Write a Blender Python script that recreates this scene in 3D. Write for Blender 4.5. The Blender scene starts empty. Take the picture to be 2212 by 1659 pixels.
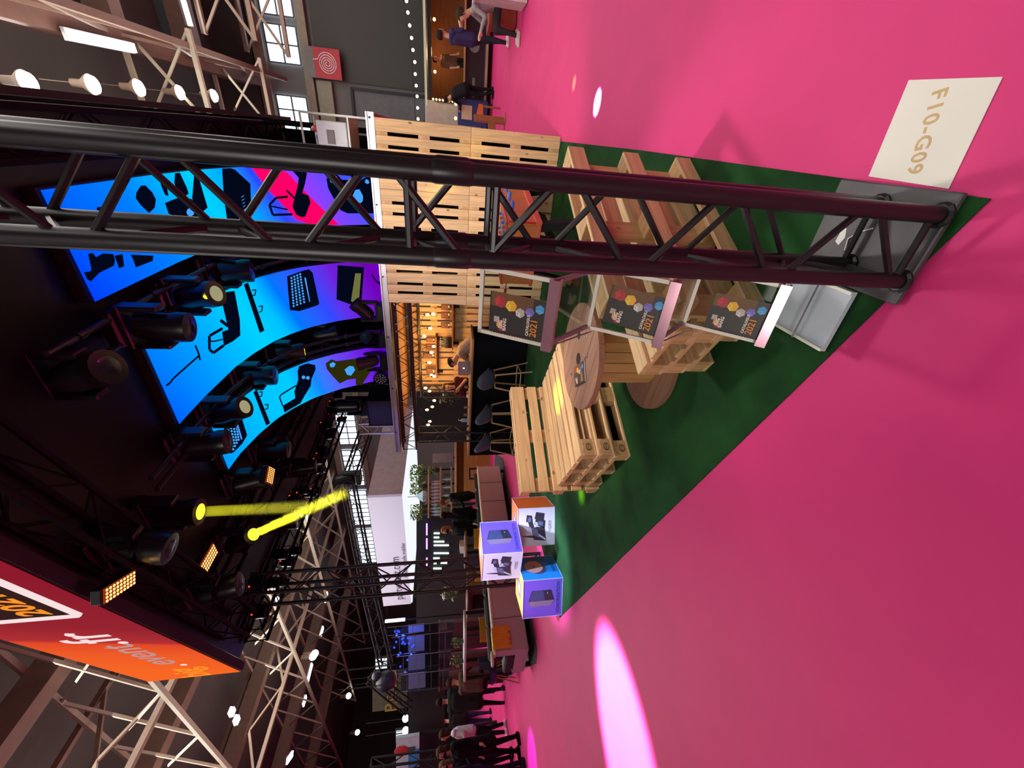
import bpy, bmesh, math, random
import numpy as np
from mathutils import Vector, Matrix, Quaternion

random.seed(7)
S = bpy.context.scene
COL = S.collection
PI = math.pi

# ------------------------------------------------------------------ camera
F_PX, HORIZON, EYE = 850.0, 965.0, 1.52          # focal length in px of a 2212 px frame, horizon column, eye height
PITCH = math.atan((1106 - HORIZON) / F_PX)
CP, SP = math.cos(PITCH), math.sin(PITCH)
cam_data = bpy.data.cameras.new('camera')
cam_data.sensor_fit = 'HORIZONTAL'
cam_data.sensor_width = 36.0
cam_data.lens = F_PX / 2212 * 36.0
cam_data.clip_start, cam_data.clip_end = 0.05, 200
cam = bpy.data.objects.new('camera', cam_data)
COL.objects.link(cam)
fwd, up, right = Vector((0, CP, -SP)), Vector((0, SP, CP)), Vector((1, 0, 0))
m3 = Matrix((-up, right, -fwd)).transposed()      # the phone was held on its side: image right is down
cam.matrix_world = Matrix.Translation((0, 0, EYE)) @ m3.to_4x4()
S.camera = cam

# ------------------------------------------------------------------ colour management, world, big lights
S.view_settings.view_transform = 'Standard'
S.view_settings.look = 'None'
S.view_settings.gamma = 1
S.view_settings.use_curve_mapping = False
S.view_settings.exposure = 0.0
S.cycles.max_bounces = 6
S.cycles.diffuse_bounces = 3
S.cycles.glossy_bounces = 3
S.cycles.transmission_bounces = 6
S.cycles.transparent_max_bounces = 12
S.cycles.volume_bounces = 0
S.cycles.caustics_reflective = False
S.cycles.caustics_refractive = False
S.cycles.sample_clamp_indirect = 4
S.cycles.adaptive_threshold = 0.02

world = bpy.data.worlds.new('world')
S.world = world
world.use_nodes = True
world.node_tree.nodes['Background'].inputs[0].default_value = (0.55, 0.55, 0.62, 1)
world.node_tree.nodes['Background'].inputs[1].default_value = 0.0

TH = math.radians(32)                             # the booth's grid is turned 32 degrees against the view
CT, ST = math.cos(TH), math.sin(TH)
BZ = -TH


def W(a, b, z=0.0):
    """booth coordinates (a to the right along the stage, b into depth) -> world"""
    return Vector((a * CT + b * ST, -a * ST + b * CT, z))


def ray(x, y):
    Y, X = (x - 1106) / F_PX, (829.5 - y) / F_PX
    return Vector((X, CP - Y * SP, -(SP + Y * CP)))


def at(x, y, z=None, f=None, a=None, b=None):
    """the place seen at a pixel on the level z, or on a plane of constant f (forward), a or b"""
    r = ray(x, y)
    if z is not None:
        k = (z - EYE) / r.z
    elif f is not None:
        k = f / r.y
    elif a is not None:
        k = a / (r.x * CT - r.y * ST)
    else:
        k = b / (r.x * ST + r.y * CT)
    return Vector((r.x * k, r.y * k, EYE + r.z * k))


def ab(p):
    return (p.x * CT - p.y * ST, p.x * ST + p.y * CT)


def lin(c):
    return tuple((v / 12.92 if v <= 0.04045 else ((v + 0.055) / 1.055) ** 2.4) for v in (x / 255 for x in c))


def area(name, loc, target, sx, sy, color, power, spread=PI):
    d = bpy.data.lights.new(name, 'AREA')
    d.shape = 'RECTANGLE'
    d.size, d.size_y = sx, sy
    d.color = color
    d.energy = power
    d.spread = spread
    o = bpy.data.objects.new(name, d)
    COL.objects.link(o)
    o.location = loc
    o.rotation_euler = (Vector(target) - Vector(loc)).to_track_quat('-Z', 'Y').to_euler()
    o['kind'] = 'structure'
    return o


def spot(name, loc, target, ang, color, power, blend=0.15, radius=0.03):
    d = bpy.data.lights.new(name, 'SPOT')
    d.spot_size = math.radians(ang)
    d.spot_blend = blend
    d.shadow_soft_size = radius
    d.color = color
    d.energy = power
    o = bpy.data.objects.new(name, d)
    COL.objects.link(o)
    o.location = loc
    o.rotation_euler = (Vector(target) - Vector(loc)).to_track_quat('-Z', 'Y').to_euler()
    o['kind'] = 'structure'
    return o


def point(name, loc, color, power, radius=0.05):
    d = bpy.data.lights.new(name, 'POINT')
    d.color = color
    d.energy = power
    d.shadow_soft_size = radius
    o = bpy.data.objects.new(name, d)
    COL.objects.link(o)
    o.location = loc
    o['kind'] = 'structure'
    return o


WARMW = (1.0, 0.95, 0.88)
# hall lighting: wide soft sources for the high-bay rows, plus fills marked below
area('hall_light_fill', W(4.5, 4, 8.6), W(4.5, 4, 0), 4, 14, WARMW, 680)
area('hall_light_fill', W(3.5, 15, 8.2), W(3.5, 15, 0), 6, 6, WARMW, 420)
area('hall_light_fill', W(-3.5, -3.0, 8.4), W(-3.0, 0.5, 0), 8, 3, (1, .92, .92), 45)
area('hall_light_fill', W(-1.5, -9, 4.6), W(-0.5, 2, 0.9), 5, 2, WARMW, 74, math.radians(70))  # low fill added from the front for the brochure stand, no lamp there
area('hall_light_fill', W(-14, 6, 8.6), W(-14, 6, 0), 8, 10, WARMW, 1250)
area('hall_light_fill', W(-15, 13, 6.5), W(-15, 13, 9.5), 14, 6, WARMW, 210)  # this and the next two face up, fills that brighten the roof
area('hall_light_fill', W(-13, 3, 6.0), W(-13, 3, 9.5), 8, 6, WARMW, 100)
area('hall_light_fill', W(3, 9, 6.5), W(3, 9, 9.5), 5, 12, WARMW, 130)

# ------------------------------------------------------------------ materials
MATS = {}


def mat(name, rgb, rough=0.6, metal=0.0, var=0.10, scale=6.0, stretch=(1, 1, 1), bump=0.0, spec=0.5, rnd=0.0, alpha=1.0, coat=0.0):
    if name in MATS:
        return MATS[name]
    m = bpy.data.materials.new(name)
    m.use_nodes = True
    nt = m.node_tree
    N, L = nt.nodes, nt.links
    bs = N['Principled BSDF']
    c = lin(rgb)
    bs.inputs['Roughness'].default_value = rough
    bs.inputs['Metallic'].default_value = metal
    bs.inputs['Specular IOR Level'].default_value = spec
    bs.inputs['Alpha'].default_value = alpha
    bs.inputs['Coat Weight'].default_value = coat
    tc = N.new('ShaderNodeTexCoord')
    mp = N.new('ShaderNodeMapping')
    mp.inputs['Scale'].default_value = stretch
    nz = N.new('ShaderNodeTexNoise')
    nz.inputs['Scale'].default_value = scale
    nz.inputs['Detail'].default_value = 4
    L.new(tc.outputs['Object'], mp.inputs['Vector'])
    L.new(mp.outputs[0], nz.inputs['Vector'])
    rp = N.new('ShaderNodeValToRGB')
    rp.color_ramp.elements[0].position = 0.3
    rp.color_ramp.elements[1].position = 0.7
    rp.color_ramp.elements[0].color = tuple(v * (1 - var) for v in c) + (1,)
    rp.color_ramp.elements[1].color = tuple(min(1, v * (1 + var)) for v in c) + (1,)
    L.new(nz.outputs[0], rp.inputs[0])
    out = rp.outputs[0]
    if rnd:
        oi = N.new('ShaderNodeObjectInfo')
        mr = N.new('ShaderNodeMapRange')
        mr.inputs[3].default_value = 1 - rnd
        mr.inputs[4].default_value = 1 + rnd
        hs = N.new('ShaderNodeHueSaturation')
        L.new(oi.outputs['Random'], mr.inputs[0])
        L.new(mr.outputs[0], hs.inputs['Value'])
        L.new(out, hs.inputs['Color'])
        out = hs.outputs[0]
    L.new(out, bs.inputs['Base Color'])
    if bump:
        bp = N.new('ShaderNodeBump')
        bp.inputs['Strength'].default_value = bump
        bp.inputs['Distance'].default_value = 0.01
        L.new(nz.outputs[0], bp.inputs['Height'])
        L.new(bp.outputs[0], bs.inputs['Normal'])
    MATS[name] = m
    return m


def wood(name, rgb, axis='X', dark=0.72, rnd=0.12, rough=0.7):
    if name in MATS:
        return MATS[name]
    m = mat(name, rgb, rough=rough, rnd=rnd)
    nt = m.node_tree
    N, L = nt.nodes, nt.links
    c = lin(rgb)
    mp = [n for n in N if n.type == 'MAPPING'][0]
    mp.inputs['Scale'].default_value = {'X': (1.2, 22, 22), 'Y': (22, 1.2, 22), 'Z': (22, 22, 1.2)}[axis]
    nz = [n for n in N if n.type == 'TEX_NOISE'][0]
    nz.inputs['Scale'].default_value = 1.6
    nz.inputs['Distortion'].default_value = 0.6
    rp = [n for n in N if n.type == 'VALTORGB'][0]
    rp.color_ramp.elements[0].color = tuple(v * dark for v in c) + (1,)
    rp.color_ramp.elements[1].color = tuple(min(1, v * 1.1) for v in c) + (1,)
    # knots
    tc = [n for n in N if n.type == 'TEX_COORD'][0]
    mp2 = N.new('ShaderNodeMapping')
    mp2.inputs['Scale'].default_value = {'X': (3.2, 6, 6), 'Y': (6, 3.2, 6), 'Z': (6, 6, 3.2)}[axis]
    vo = N.new('ShaderNodeTexVoronoi')
    vo.inputs['Scale'].default_value = 1.3
    oi = N.new('ShaderNodeObjectInfo')
    ad = N.new('ShaderNodeVectorMath')
    ad.operation = 'ADD'
    sc = N.new('ShaderNodeVectorMath')
    sc.operation = 'SCALE'
    sc.inputs[0].default_value = (7.3, 5.1, 3.7)
    L.new(oi.outputs['Random'], sc.inputs['Scale'])
    L.new(tc.outputs['Object'], mp2.inputs[0])
    L.new(mp2.outputs[0], ad.inputs[0])
    L.new(sc.outputs[0], ad.inputs[1])
    L.new(ad.outputs[0], vo.inputs['Vector'])
    kr = N.new('ShaderNodeValToRGB')
    kr.color_ramp.elements[0].position = 0.05
    kr.color_ramp.elements[1].position = 0.13
    kr.color_ramp.elements[0].color = (0.32, 0.2, 0.13, 1)
    kr.color_ramp.elements[1].color = (1, 1, 1, 1)
    L.new(vo.outputs['Distance'], kr.inputs[0])
    mx = N.new('ShaderNodeMix')
    mx.data_type = 'RGBA'
    mx.blend_type = 'MULTIPLY'
    mx.inputs[0].default_value = 1
    bs = N['Principled BSDF']
    src = bs.inputs['Base Color'].links[0].from_socket
    L.new(src, mx.inputs[6])
    L.new(kr.outputs[0], mx.inputs[7])
    L.new(mx.outputs[2], bs.inputs['Base Color'])
    return m


def glow(name, rgb, strength=1.0):
    if name in MATS:
        return MATS[name]
    m = bpy.data.materials.new(name)
    m.use_nodes = True
    nt = m.node_tree
    nt.nodes.remove(nt.nodes['Principled BSDF'])
    e = nt.nodes.new('ShaderNodeEmission')
    e.inputs[0].default_value = lin(rgb) + (1,)
    e.inputs[1].default_value = strength
    nt.links.new(e.outputs[0], nt.nodes['Material Output'].inputs[0])
    MATS[name] = m
    return m


def glass(name, rgb=(240, 245, 245), mixf=0.88, rough=0.05, fres=0.5):
    """thin clear sheet: mostly see-through with a gloss"""
    if name in MATS:
        return MATS[name]
    m = bpy.data.materials.new(name)
    m.use_nodes = True
    nt = m.node_tree
    N, L = nt.nodes, nt.links
    N.remove(N['Principled BSDF'])
    t = N.new('ShaderNodeBsdfTransparent')
    t.inputs[0].default_value = lin(rgb) + (1,)
    g = N.new('ShaderNodeBsdfGlossy')
    g.inputs['Roughness'].default_value = rough
    fr = N.new('ShaderNodeFresnel')
    fr.inputs[0].default_value = 1.45
    ad = N.new('ShaderNodeMath')
    ad.operation = 'MULTIPLY_ADD'
    ad.inputs[1].default_value = fres
    ad.inputs[2].default_value = 1 - mixf - 0.04
    L.new(fr.outputs[0], ad.inputs[0])
    mx = N.new('ShaderNodeMixShader')
    L.new(ad.outputs[0], mx.inputs[0])
    L.new(t.outputs[0], mx.inputs[1])
    L.new(g.outputs[0], mx.inputs[2])
    L.new(mx.outputs[0], N['Material Output'].inputs[0])
    MATS[name] = m
    return m


BLACK = mat('black_paint', (30, 29, 31), 0.38, 0.0, 0.15)
MATT = mat('black_matt', (19, 19, 21), 0.75)
CLOTH_BLACK = mat('black_cloth', (12, 12, 15), 0.95, bump=0.1, scale=60, spec=0.1)
STEEL = mat('brushed_steel', (175, 175, 178), 0.32, 0.9)
WHITEP = mat('white_plastic', (232, 231, 226), 0.4)
ALU = mat('aluminium', (196, 194, 196), 0.38, 0.55)
PX = wood('pine_lengthwise', (222, 184, 136), 'X')
PY = wood('pine_crosswise', (208, 168, 120), 'Y')
PB = wood('pine_block', (196, 156, 106), 'Z', rnd=0.2)

# ------------------------------------------------------------------ mesh helpers


class MB:
    def __init__(self):
        self.bm = bmesh.new()
        self.mi = 0

    def _fin(self, faces):
        for f in faces:
            f.material_index = self.mi

    def box(self, c, s, rot=None, bev=0.0):
        r = bmesh.ops.create_cube(self.bm, size=1.0)
        vs = r['verts']
        M = Matrix.Translation(Vector(c)) @ ((rot.to_4x4() if rot else Matrix.Identity(4)) @ Matrix.Diagonal((s[0], s[1], s[2], 1)))
        bmesh.ops.transform(self.bm, matrix=M, verts=vs)
        fs = list({f for v in vs for f in v.link_faces})
        self._fin(fs)
        if bev:
            es = list({e for v in vs for e in v.link_edges})
            g = bmesh.ops.bevel(self.bm, geom=es, offset=bev, segments=1, affect='EDGES', profile=0.5)
            self._fin(g['faces'])
        return self

    def bar(self, p, q, w, h, upv=(0, 0, 1)):
        """box beam from p to q"""
        p, q = Vector(p), Vector(q)
        d = q - p
        n = d.normalized()
        u = Vector(upv)
        if abs(n.dot(u)) > 0.98:
            u = Vector((0, 1, 0))
        s = n.cross(u).normalized()
        t = s.cross(n)
        R = Matrix((n, s, t)).transposed()
        return self.box((p + q) / 2, (d.length, w, h), R)

    def tube(self, p, q, r, n=8, r2=None, caps=True):
        p, q = Vector(p), Vector(q)
        d = q - p
        if d.length < 1e-6:
            return self
        g = bmesh.ops.create_cone(self.bm, cap_ends=caps, segments=n, radius1=r, radius2=(r if r2 is None else r2), depth=d.length)
        vs = g['verts']
        M = Matrix.Translation((p + q) / 2) @ d.to_track_quat('Z', 'Y').to_matrix().to_4x4()
        bmesh.ops.transform(self.bm, matrix=M, verts=vs)
        self._fin({f for v in vs for f in v.link_faces})
        return self

    def path(self, pts, r, n=6):
        pts = [Vector(p) for p in pts]
        rings = []
        for i, p in enumerate(pts):
            d = (pts[min(i + 1, len(pts) - 1)] - pts[max(i - 1, 0)]).normalized()
            q = d.to_track_quat('Z', 'Y').to_matrix()
            rings.append([self.bm.verts.new(p + q @ Vector((r * math.cos(2 * PI * k / n), r * math.sin(2 * PI * k / n), 0))) for k in range(n)])
        fs = []
        for A, B in zip(rings, rings[1:]):
            for k in range(n):
                try:
                    fs.append(self.bm.faces.new((A[k], A[(k + 1) % n], B[(k + 1) % n], B[k])))
                except ValueError:
                    pass
        fs.append(self.bm.faces.new(rings[0][::-1]))
        fs.append(self.bm.faces.new(rings[-1]))
        self._fin(fs)
        return self

    def lathe(self, prof, n=20, M=None, caps=True):
        M = M or Matrix.Identity(4)
        rings = []
        for r, z in prof:
            rings.append([self.bm.verts.new(M @ Vector((r * math.cos(2 * PI * k / n), r * math.sin(2 * PI * k / n), z))) for k in range(n)])
        fs = []
        for A, B in zip(rings, rings[1:]):
            for k in range(n):
                fs.append(self.bm.faces.new((A[k], A[(k + 1) % n], B[(k + 1) % n], B[k])))
        if caps:
            fs.append(self.bm.faces.new(rings[0][::-1]))
            fs.append(self.bm.faces.new(rings[-1]))
        self._fin(fs)
        return self

    def prism(self, poly, z0, z1, M=None):
        M = M or Matrix.Identity(4)
        lo = [self.bm.verts.new(M @ Vector((x, y, z0))) for x, y in poly]
        hi = [self.bm.verts.new(M @ Vector((x, y, z1))) for x, y in poly]
        n = len(poly)
        fs = [self.bm.faces.new(lo[::-1]), self.bm.faces.new(hi)]
        for k in range(n):
            fs.append(self.bm.faces.new((lo[k], lo[(k + 1) % n], hi[(k + 1) % n], hi[k])))
        self._fin(fs)
        return self

    def ball(self, c, r, sc=(1, 1, 1), u=14, v=9, rot=None):
        g = bmesh.ops.create_uvsphere(self.bm, u_segments=u, v_segments=v, radius=r)
        M = Matrix.Translation(Vector(c)) @ (rot.to_4x4() if rot else Matrix.Identity(4)) @ Matrix.Diagonal((sc[0], sc[1], sc[2], 1))
        bmesh.ops.transform(self.bm, matrix=M, verts=g['verts'])
        self._fin({f for x in g['verts'] for f in x.link_faces})
        return self

    def face(self, pts):
        f = self.bm.faces.new([self.bm.verts.new(Vector(p)) for p in pts])
        f.material_index = self.mi
        return self

    def mesh(self, name, mats, smooth=False):
        bmesh.ops.recalc_face_normals(self.bm, faces=self.bm.faces[:])
        me = bpy.data.meshes.new(name)
        self.bm.to_mesh(me)
        self.bm.free()
        for m in (mats if isinstance(mats, (list, tuple)) else [mats]):
            me.materials.append(m)
        if smooth:
            me.polygons.foreach_set('use_smooth', [True] * len(me.polygons))
            try:
                me.set_sharp_from_angle(angle=math.radians(40))
            except Exception:
                pass
        return me

    def build(self, name, mats, parent=None, smooth=False):
        return link(name, self.mesh(name, mats, smooth), parent)


def link(name, me, parent=None, M=None):
    o = bpy.data.objects.new(name, me)
    COL.objects.link(o)
    if parent is not None:
        o.parent = parent
    if M is not None:
        o.matrix_local = M
    return o


def tag(o, label, cat, group=None, kind=None):
    o['label'] = label
    o['category'] = cat
    if group:
        o['group'] = group
    if kind:
        o['kind'] = kind
    return o


def thing(name, label, cat, loc=(0, 0, 0), rz=0.0, group=None, M=None):
    o = bpy.data.objects.new(name, None)
    o.empty_display_size = 0.1
    COL.objects.link(o)
    if M is not None:
        o.matrix_world = M
    else:
        o.location = loc
        o.rotation_euler = (0, 0, rz)
    return tag(o, label, cat, group)


def kids(o):
    return [c for c in bpy.data.objects if c.parent == o]


def copy_thing(root, M=None, loc=None, rz=None, label=None, group=None, tree=None):
    """a copy of a thing with copies of its parts and sub-parts (tree = [(part, [sub-parts])])"""
    r = root.copy()
    COL.objects.link(r)
    if M is not None:
        r.matrix_world = M
    else:
        r.location = loc
        r.rotation_euler = (0, 0, rz or 0)
    if label:
        r['label'] = label
    if group:
        r['group'] = group
    for part, subs in (tree if tree is not None else [(c, kids(c)) for c in kids(root)]):
        p = part.copy()
        COL.objects.link(p)
        p.parent = r
        for s in subs:
            q = s.copy()
            COL.objects.link(q)
            q.parent = p
    return r


def tree_of(root):
    return [(c, kids(c)) for c in kids(root)]


def struct(name, mb, mats, smooth=False):
    o = mb.build(name, mats, None, smooth)
    o['kind'] = 'structure'
    return o


def text_mesh(s, size, bold=0.0, extrude=0.0, align='CENTER', spacing=1.0):
    c = bpy.data.curves.new('t', 'FONT')
    c.body = s
    c.size = size
    c.align_x = align
    c.align_y = 'CENTER'
    c.offset = bold
    c.extrude = extrude
    c.space_character = spacing
    c.resolution_u = 3
    o = bpy.data.objects.new('t', c)
    COL.objects.link(o)
    dg = bpy.context.evaluated_depsgraph_get()
    me = bpy.data.meshes.new_from_object(o.evaluated_get(dg))
    bpy.data.objects.remove(o)
    bpy.data.curves.remove(c)
    return me


def text(name, s, size, m, M, parent=None, bold=0.0, align='CENTER', extrude=0.0008, spacing=1.0):
    me = text_mesh(s, size, bold, extrude, align, spacing)
    me.materials.clear()
    me.materials.append(m)
    o = link(name, me, parent)
    if parent is None:
        o.matrix_world = M
    else:
        o.matrix_local = M
    return o


def frame(o, x, y):
    """matrix with origin o, x axis x and y axis y (z = x cross y)"""
    x = Vector(x).normalized()
    z = x.cross(Vector(y)).normalized()
    y = z.cross(x)
    M = Matrix((x, y, z)).transposed().to_4x4()
    M.translation = Vector(o)
    return M


def Rz(a):
    return Matrix.Rotation(a, 4, 'Z')


def T(*v):
    return Matrix.Translation(Vector(v))
# ------------------------------------------------------------------ the hall
PINK = mat('pink_carpet', (222, 54, 124), 0.55, var=0.05, scale=2.2, spec=0.25)
GREEN = mat('green_carpet', (24, 66, 28), 0.9, var=0.42, scale=2.6, bump=0.05, spec=0.2)
GREYW = mat('grey_wall_panel', (112, 112, 110), 0.7, var=0.05, scale=0.8)
DARKW = mat('dark_wall_panel', (70, 70, 66), 0.7, var=0.06, scale=0.6)
ROOFD = mat('dark_roof_sheet', (82, 78, 72), 0.8, var=0.12, scale=0.7)
BEAM = mat('taupe_beam', (128, 104, 88), 0.6, var=0.08)
BEAMP = mat('pale_beam', (160, 146, 126), 0.5, var=0.06)
RUST = mat('rust_beam', (104, 72, 60), 0.6, var=0.08)
DAY = glow('daylight_window', (225, 238, 255), 3.2)
LAMPW = glow('high_bay_lamp', (255, 252, 235), 9.0)
TUBEW = glow('tube_lamp', (250, 250, 255), 4.5)

mb = MB()
mb.prism([tuple(W(a, b).xy) for a, b in ((-46, -16), (16, -16), (16, 26), (-46, 26))], -0.2, 0.0)
struct('floor', mb, PINK)
mb = MB()
mb.prism([tuple(W(a, b).xy) for a, b in ((-46, -16), (16, -16), (16, 26), (-46, 26))], 9.9, 10.1)
struct('ceiling', mb, ROOFD)
mb = MB()
mb.box((0, 0, 0), (62, 0.3, 10), None)
bmesh.ops.transform(mb.bm, matrix=T(*W(-15, 20.2, 5)) @ Rz(BZ), verts=mb.bm.verts[:])
struct('wall_back', mb, GREYW)
for nm, c, s in (('wall_right', W(16, 5, 5), (0.3, 42, 10)), ('wall_left', W(-46, 5, 5), (0.3, 42, 10)), ('wall_front', W(-15, -16, 5), (62, 0.3, 10))):
    mb = MB()
    mb.box((0, 0, 0), s)
    bmesh.ops.transform(mb.bm, matrix=T(*c) @ Rz(BZ), verts=mb.bm.verts[:])
    struct(nm, mb, DARKW)


def hall_piece(name, mb, m, sm=False):
    o = mb.build(name, m, None, sm)
    o.rotation_euler = (0, 0, BZ)
    o['kind'] = 'structure'
    return o


# darker upper cladding and concrete bands on the back wall (booth coordinates)
mb = MB()
mb.box((-12, 20.0, 9.3), (54, 0.12, 1.4))
hall_piece('trim_1', mb, DARKW)
mb = MB()
mb.box((-12, 19.98, 6.72), (54, 0.2, 0.3))
mb.box((-12, 19.98, 8.35), (54, 0.2, 0.35))
hall_piece('trim_2', mb, mat('concrete_band', (150, 140, 122), 0.7))
mb = MB()
mb.box((3.4, 20.0, 4.3), (4.0, 0.1, 4.2))
hall_piece('trim_3', mb, DARKW)
n = 1
for a0, a1 in ((3.1, 6.0), (1.75, 2.85), (-0.6, 0.75), (-4, -1.6), (-9, -5), (-16.9, -14.6), (-20.5, -17.4), (-24.5, -21), (-29, -25)):
    z0, z1 = 6.95, 8.05
    o = bpy.data.objects.new('window_%d' % n, None)
    COL.objects.link(o)
    o.location = W((a0 + a1) / 2, 20.0, (z0 + z1) / 2)
    o.rotation_euler = (0, 0, BZ)
    o['kind'] = 'structure'
    w = a1 - a0
    m1 = MB()
    m1.box((0, 0, 0), (w, 0.05, z1 - z0))
    m1.build('window_pane', DAY, o)
    m1 = MB()
    k = max(2, int(w / 0.42))
    for i in range(k + 1):
        m1.box((-w / 2 + w * i / k, -0.05, 0), (0.045, 0.06, z1 - z0))
    for zz in (-(z1 - z0) / 2, 0, (z1 - z0) / 2):
        m1.box((0, -0.05, zz), (w, 0.06, 0.05))
    m1.build('window_frame', mat('window_steel', (88, 92, 104), 0.5), o)
    n += 1
# big sliding door outline
mb = MB()
mb.box((-1.2, 19.98, 2.6), (4.9, 0.12, 5.2))
hall_piece('door_1', mb, mat('door_grey', (104, 104, 108), 0.6))
mb = MB()
mb.box((1.22, 19.9, 2.6), (0.1, 0.1, 5.2))
mb.box((-1.2, 19.9, 5.2), (4.9, 0.1, 0.1))
for i in range(3):
    mb.box((0.2 - i, 19.91, 2.6), (0.02, 0.05, 5.1))
hall_piece('trim_4', mb, mat('door_seam', (40, 40, 48), 0.6))
mb = MB()
mb.box((0.7, 19.95, 6.2), (1.3, 0.2, 0.55))
hall_piece('trim_5', mb, mat('lintel', (150, 150, 128), 0.6))

# roof steel: heavy taupe girders along the depth, pale lattice trusses across
girders = [(1.2, 8.6, 0.5, 0.6, RUST), (6.8, 9.0, 0.5, 0.6, BEAM), (11.2, 9.0, 0.5, 0.6, BEAM),
           (-9.2, 8.9, 0.35, 0.5, BEAM), (-14.0, 8.9, 0.35, 0.5, BEAM), (-19.0, 8.9, 0.35, 0.5, BEAM), (-24.5, 8.9, 0.35, 0.5, BEAM), (-30, 8.9, 0.35, .5, BEAM)]
n = 10
for a, z, w, h, m in girders:
    mb = MB()
    mb.box((a, 4.5, z), (w, 31, h))
    hall_piece('trim_%d' % n, mb, m)
    n += 1
for b in (-4, -0.5, 3.0, 6.5, 10, 13.5, 17):
    mb = MB()
    mb.box((8.5, b, 9.35), (14, 0.45, 0.55))
    hall_piece('trim_%d' % n, mb, BEAMP if b > 0 else BEAM)
    n += 1


def lattice(b, z0, z1, a0, a1, step, r, m, along='a'):
    """flat roof truss: two chords and crossing diagonals"""
    global n
    mb = MB()
    P = (lambda t, z: (t, b, z)) if along == 'a' else (lambda t, z: (b, t, z))
    mb.bar(P(a0, z0), P(a1, z0), r * 2.4, r * 2.4)
    mb.bar(P(a0, z1), P(a1, z1), r * 2.4, r * 2.4)
    t = a0
    i = 0
    while t < a1 - 0.01:
        e = min(t + step, a1)
        mb.bar(P(t, z0), P(e, z1), r * 1.5, r * 1.5)
        mb.bar(P(t, z1), P(e, z0), r * 1.2, r * 1.2)
        t = e
        i += 1
    hall_piece('trim_%d' % n, mb, m)
    n += 1


for b in (4.5, 8.5, 12.0, 15.5):
    lattice(b, 7.4, 9.2, -32, -8.0, 2.4, 0.038, BEAMP)
for a in (-11.5, -19):
    lattice(a, 7.9, 9.3, -6, 19, 2.8, 0.05, BEAM, 'b')
for b in (12.5, 16.5):
    lattice(b, 7.2, 8.6, -8, 1.5, 1.9, 0.04, BEAMP)
for b in (15.6, 18.4):
    lattice(b, 6.9, 8.2, 1.8, 10, 1.9, 0.05, BEAM)
lattice(1.2, 7.3, 8.4, 5, 19, 3.4, 0.05, BEAM, 'b')

# hall lamps
def high_bay(p, label, tilt=0.0):
    t = thing('hall_lamp', label, 'lamp', p, BZ, 'high bay lamps under the hall roof')
    t.scale = (0.66, 0.66, 0.8)
    MB().lathe([(0.05, 0.42), (0.09, 0.4), (0.1, 0.2), (0.22, 0.06), (0.24, 0.02)], 14).build('lamp_housing', BEAM, t, True)
    MB().lathe([(0.225, 0.03), (0.2, -0.05), (0.1, -0.1), (0.02, -0.11)], 14).build('lamp_glass', LAMPW, t, True)
    MB().tube((0, 0, 0.4), (0, 0, 1.0), 0.012, 5).build('hanger', BEAM, t)
    return t


for i, (x, y) in enumerate(((60, 178), (200, 183), (300, 190), (388, 200), (462, 207))):
    p = at(x, y, z=7.7)
    high_bay(p, 'round bright hall lamp, %s in the row above the booth edge' % ('nearest', 'second nearest', 'middle one', 'second farthest', 'farthest')[i])
    if i < 3:
        point('lamp_light', p + Vector((0, 0, -0.35)), WARMW, 60, 0.2)


def batten(p, q, label, m=None, w=0.16):
    p, q = Vector(p), Vector(q)
    t = thing('strip_light', label, 'strip light', (p + q) / 2, 0, 'strip lights under the hall roof')
    d = (q - p) / 2
    MB().bar(-d, d, w, 0.06).build('lamp_tube', m or TUBEW, t)
    MB().bar(-d * 1.04 + Vector((0, 0, 0.06)), d * 1.04 + Vector((0, 0, 0.06)), w * 1.2, 0.06).build('lamp_housing', ALU, t)


for (x0, y0, x1, y1, z, lb) in ((150, 74, 290, 104, 8.15, 'lit strip light along the rust girder, close to the round lamps'),
                                (396, 0, 412, 56, 8.4, 'lit strip light crossing the pale beams at the top right of the hall'),
                                (404, 128, 470, 143, 8.4, 'short lit strip light at the far end of the rust girder')):
    batten(at(x0, y0, z=z), at(x1, y1, z=z), lb)
for i, (x0, y0, x1, y1) in enumerate(((620, 1645, 632, 1628), (664, 1474, 674, 1434), (655, 1524, 661, 1504), (692, 1375, 698, 1355), (702, 1300, 707, 1280), (660, 1130, 664, 1105), (596, 1305, 600, 1290), (500, 1545, 506, 1530), (510, 1562, 516, 1548))):
    batten(at(x0, y0, z=8.3), at(x1, y1, z=8.3), 'white strip light in the left hall roof, %s' % ('nearest', 'fourth nearest', 'third nearest', 'fifth nearest', 'sixth nearest', 'farthest', 'one above the black truss leg', 'left of a girder pair', 'right of a girder pair')[i], w=0.22)
for i, (x, y) in enumerate(((680, 1412), (676, 1418), (753, 1503), (772, 1582), (585, 1275))):
    p = at(x, y, z=7.6)
    t = thing('hall_spot', 'small round lamp glowing among the left roof trusses', 'lamp', p, 0, 'small round lamps in the left hall')
    MB().ball((0, 0, 0), 0.16).build('lamp_glass', LAMPW, t)
    MB().tube((0, 0, .1), (0, 0, .5), 0.1, 8).build('lamp_housing', BEAM, t)

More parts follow.
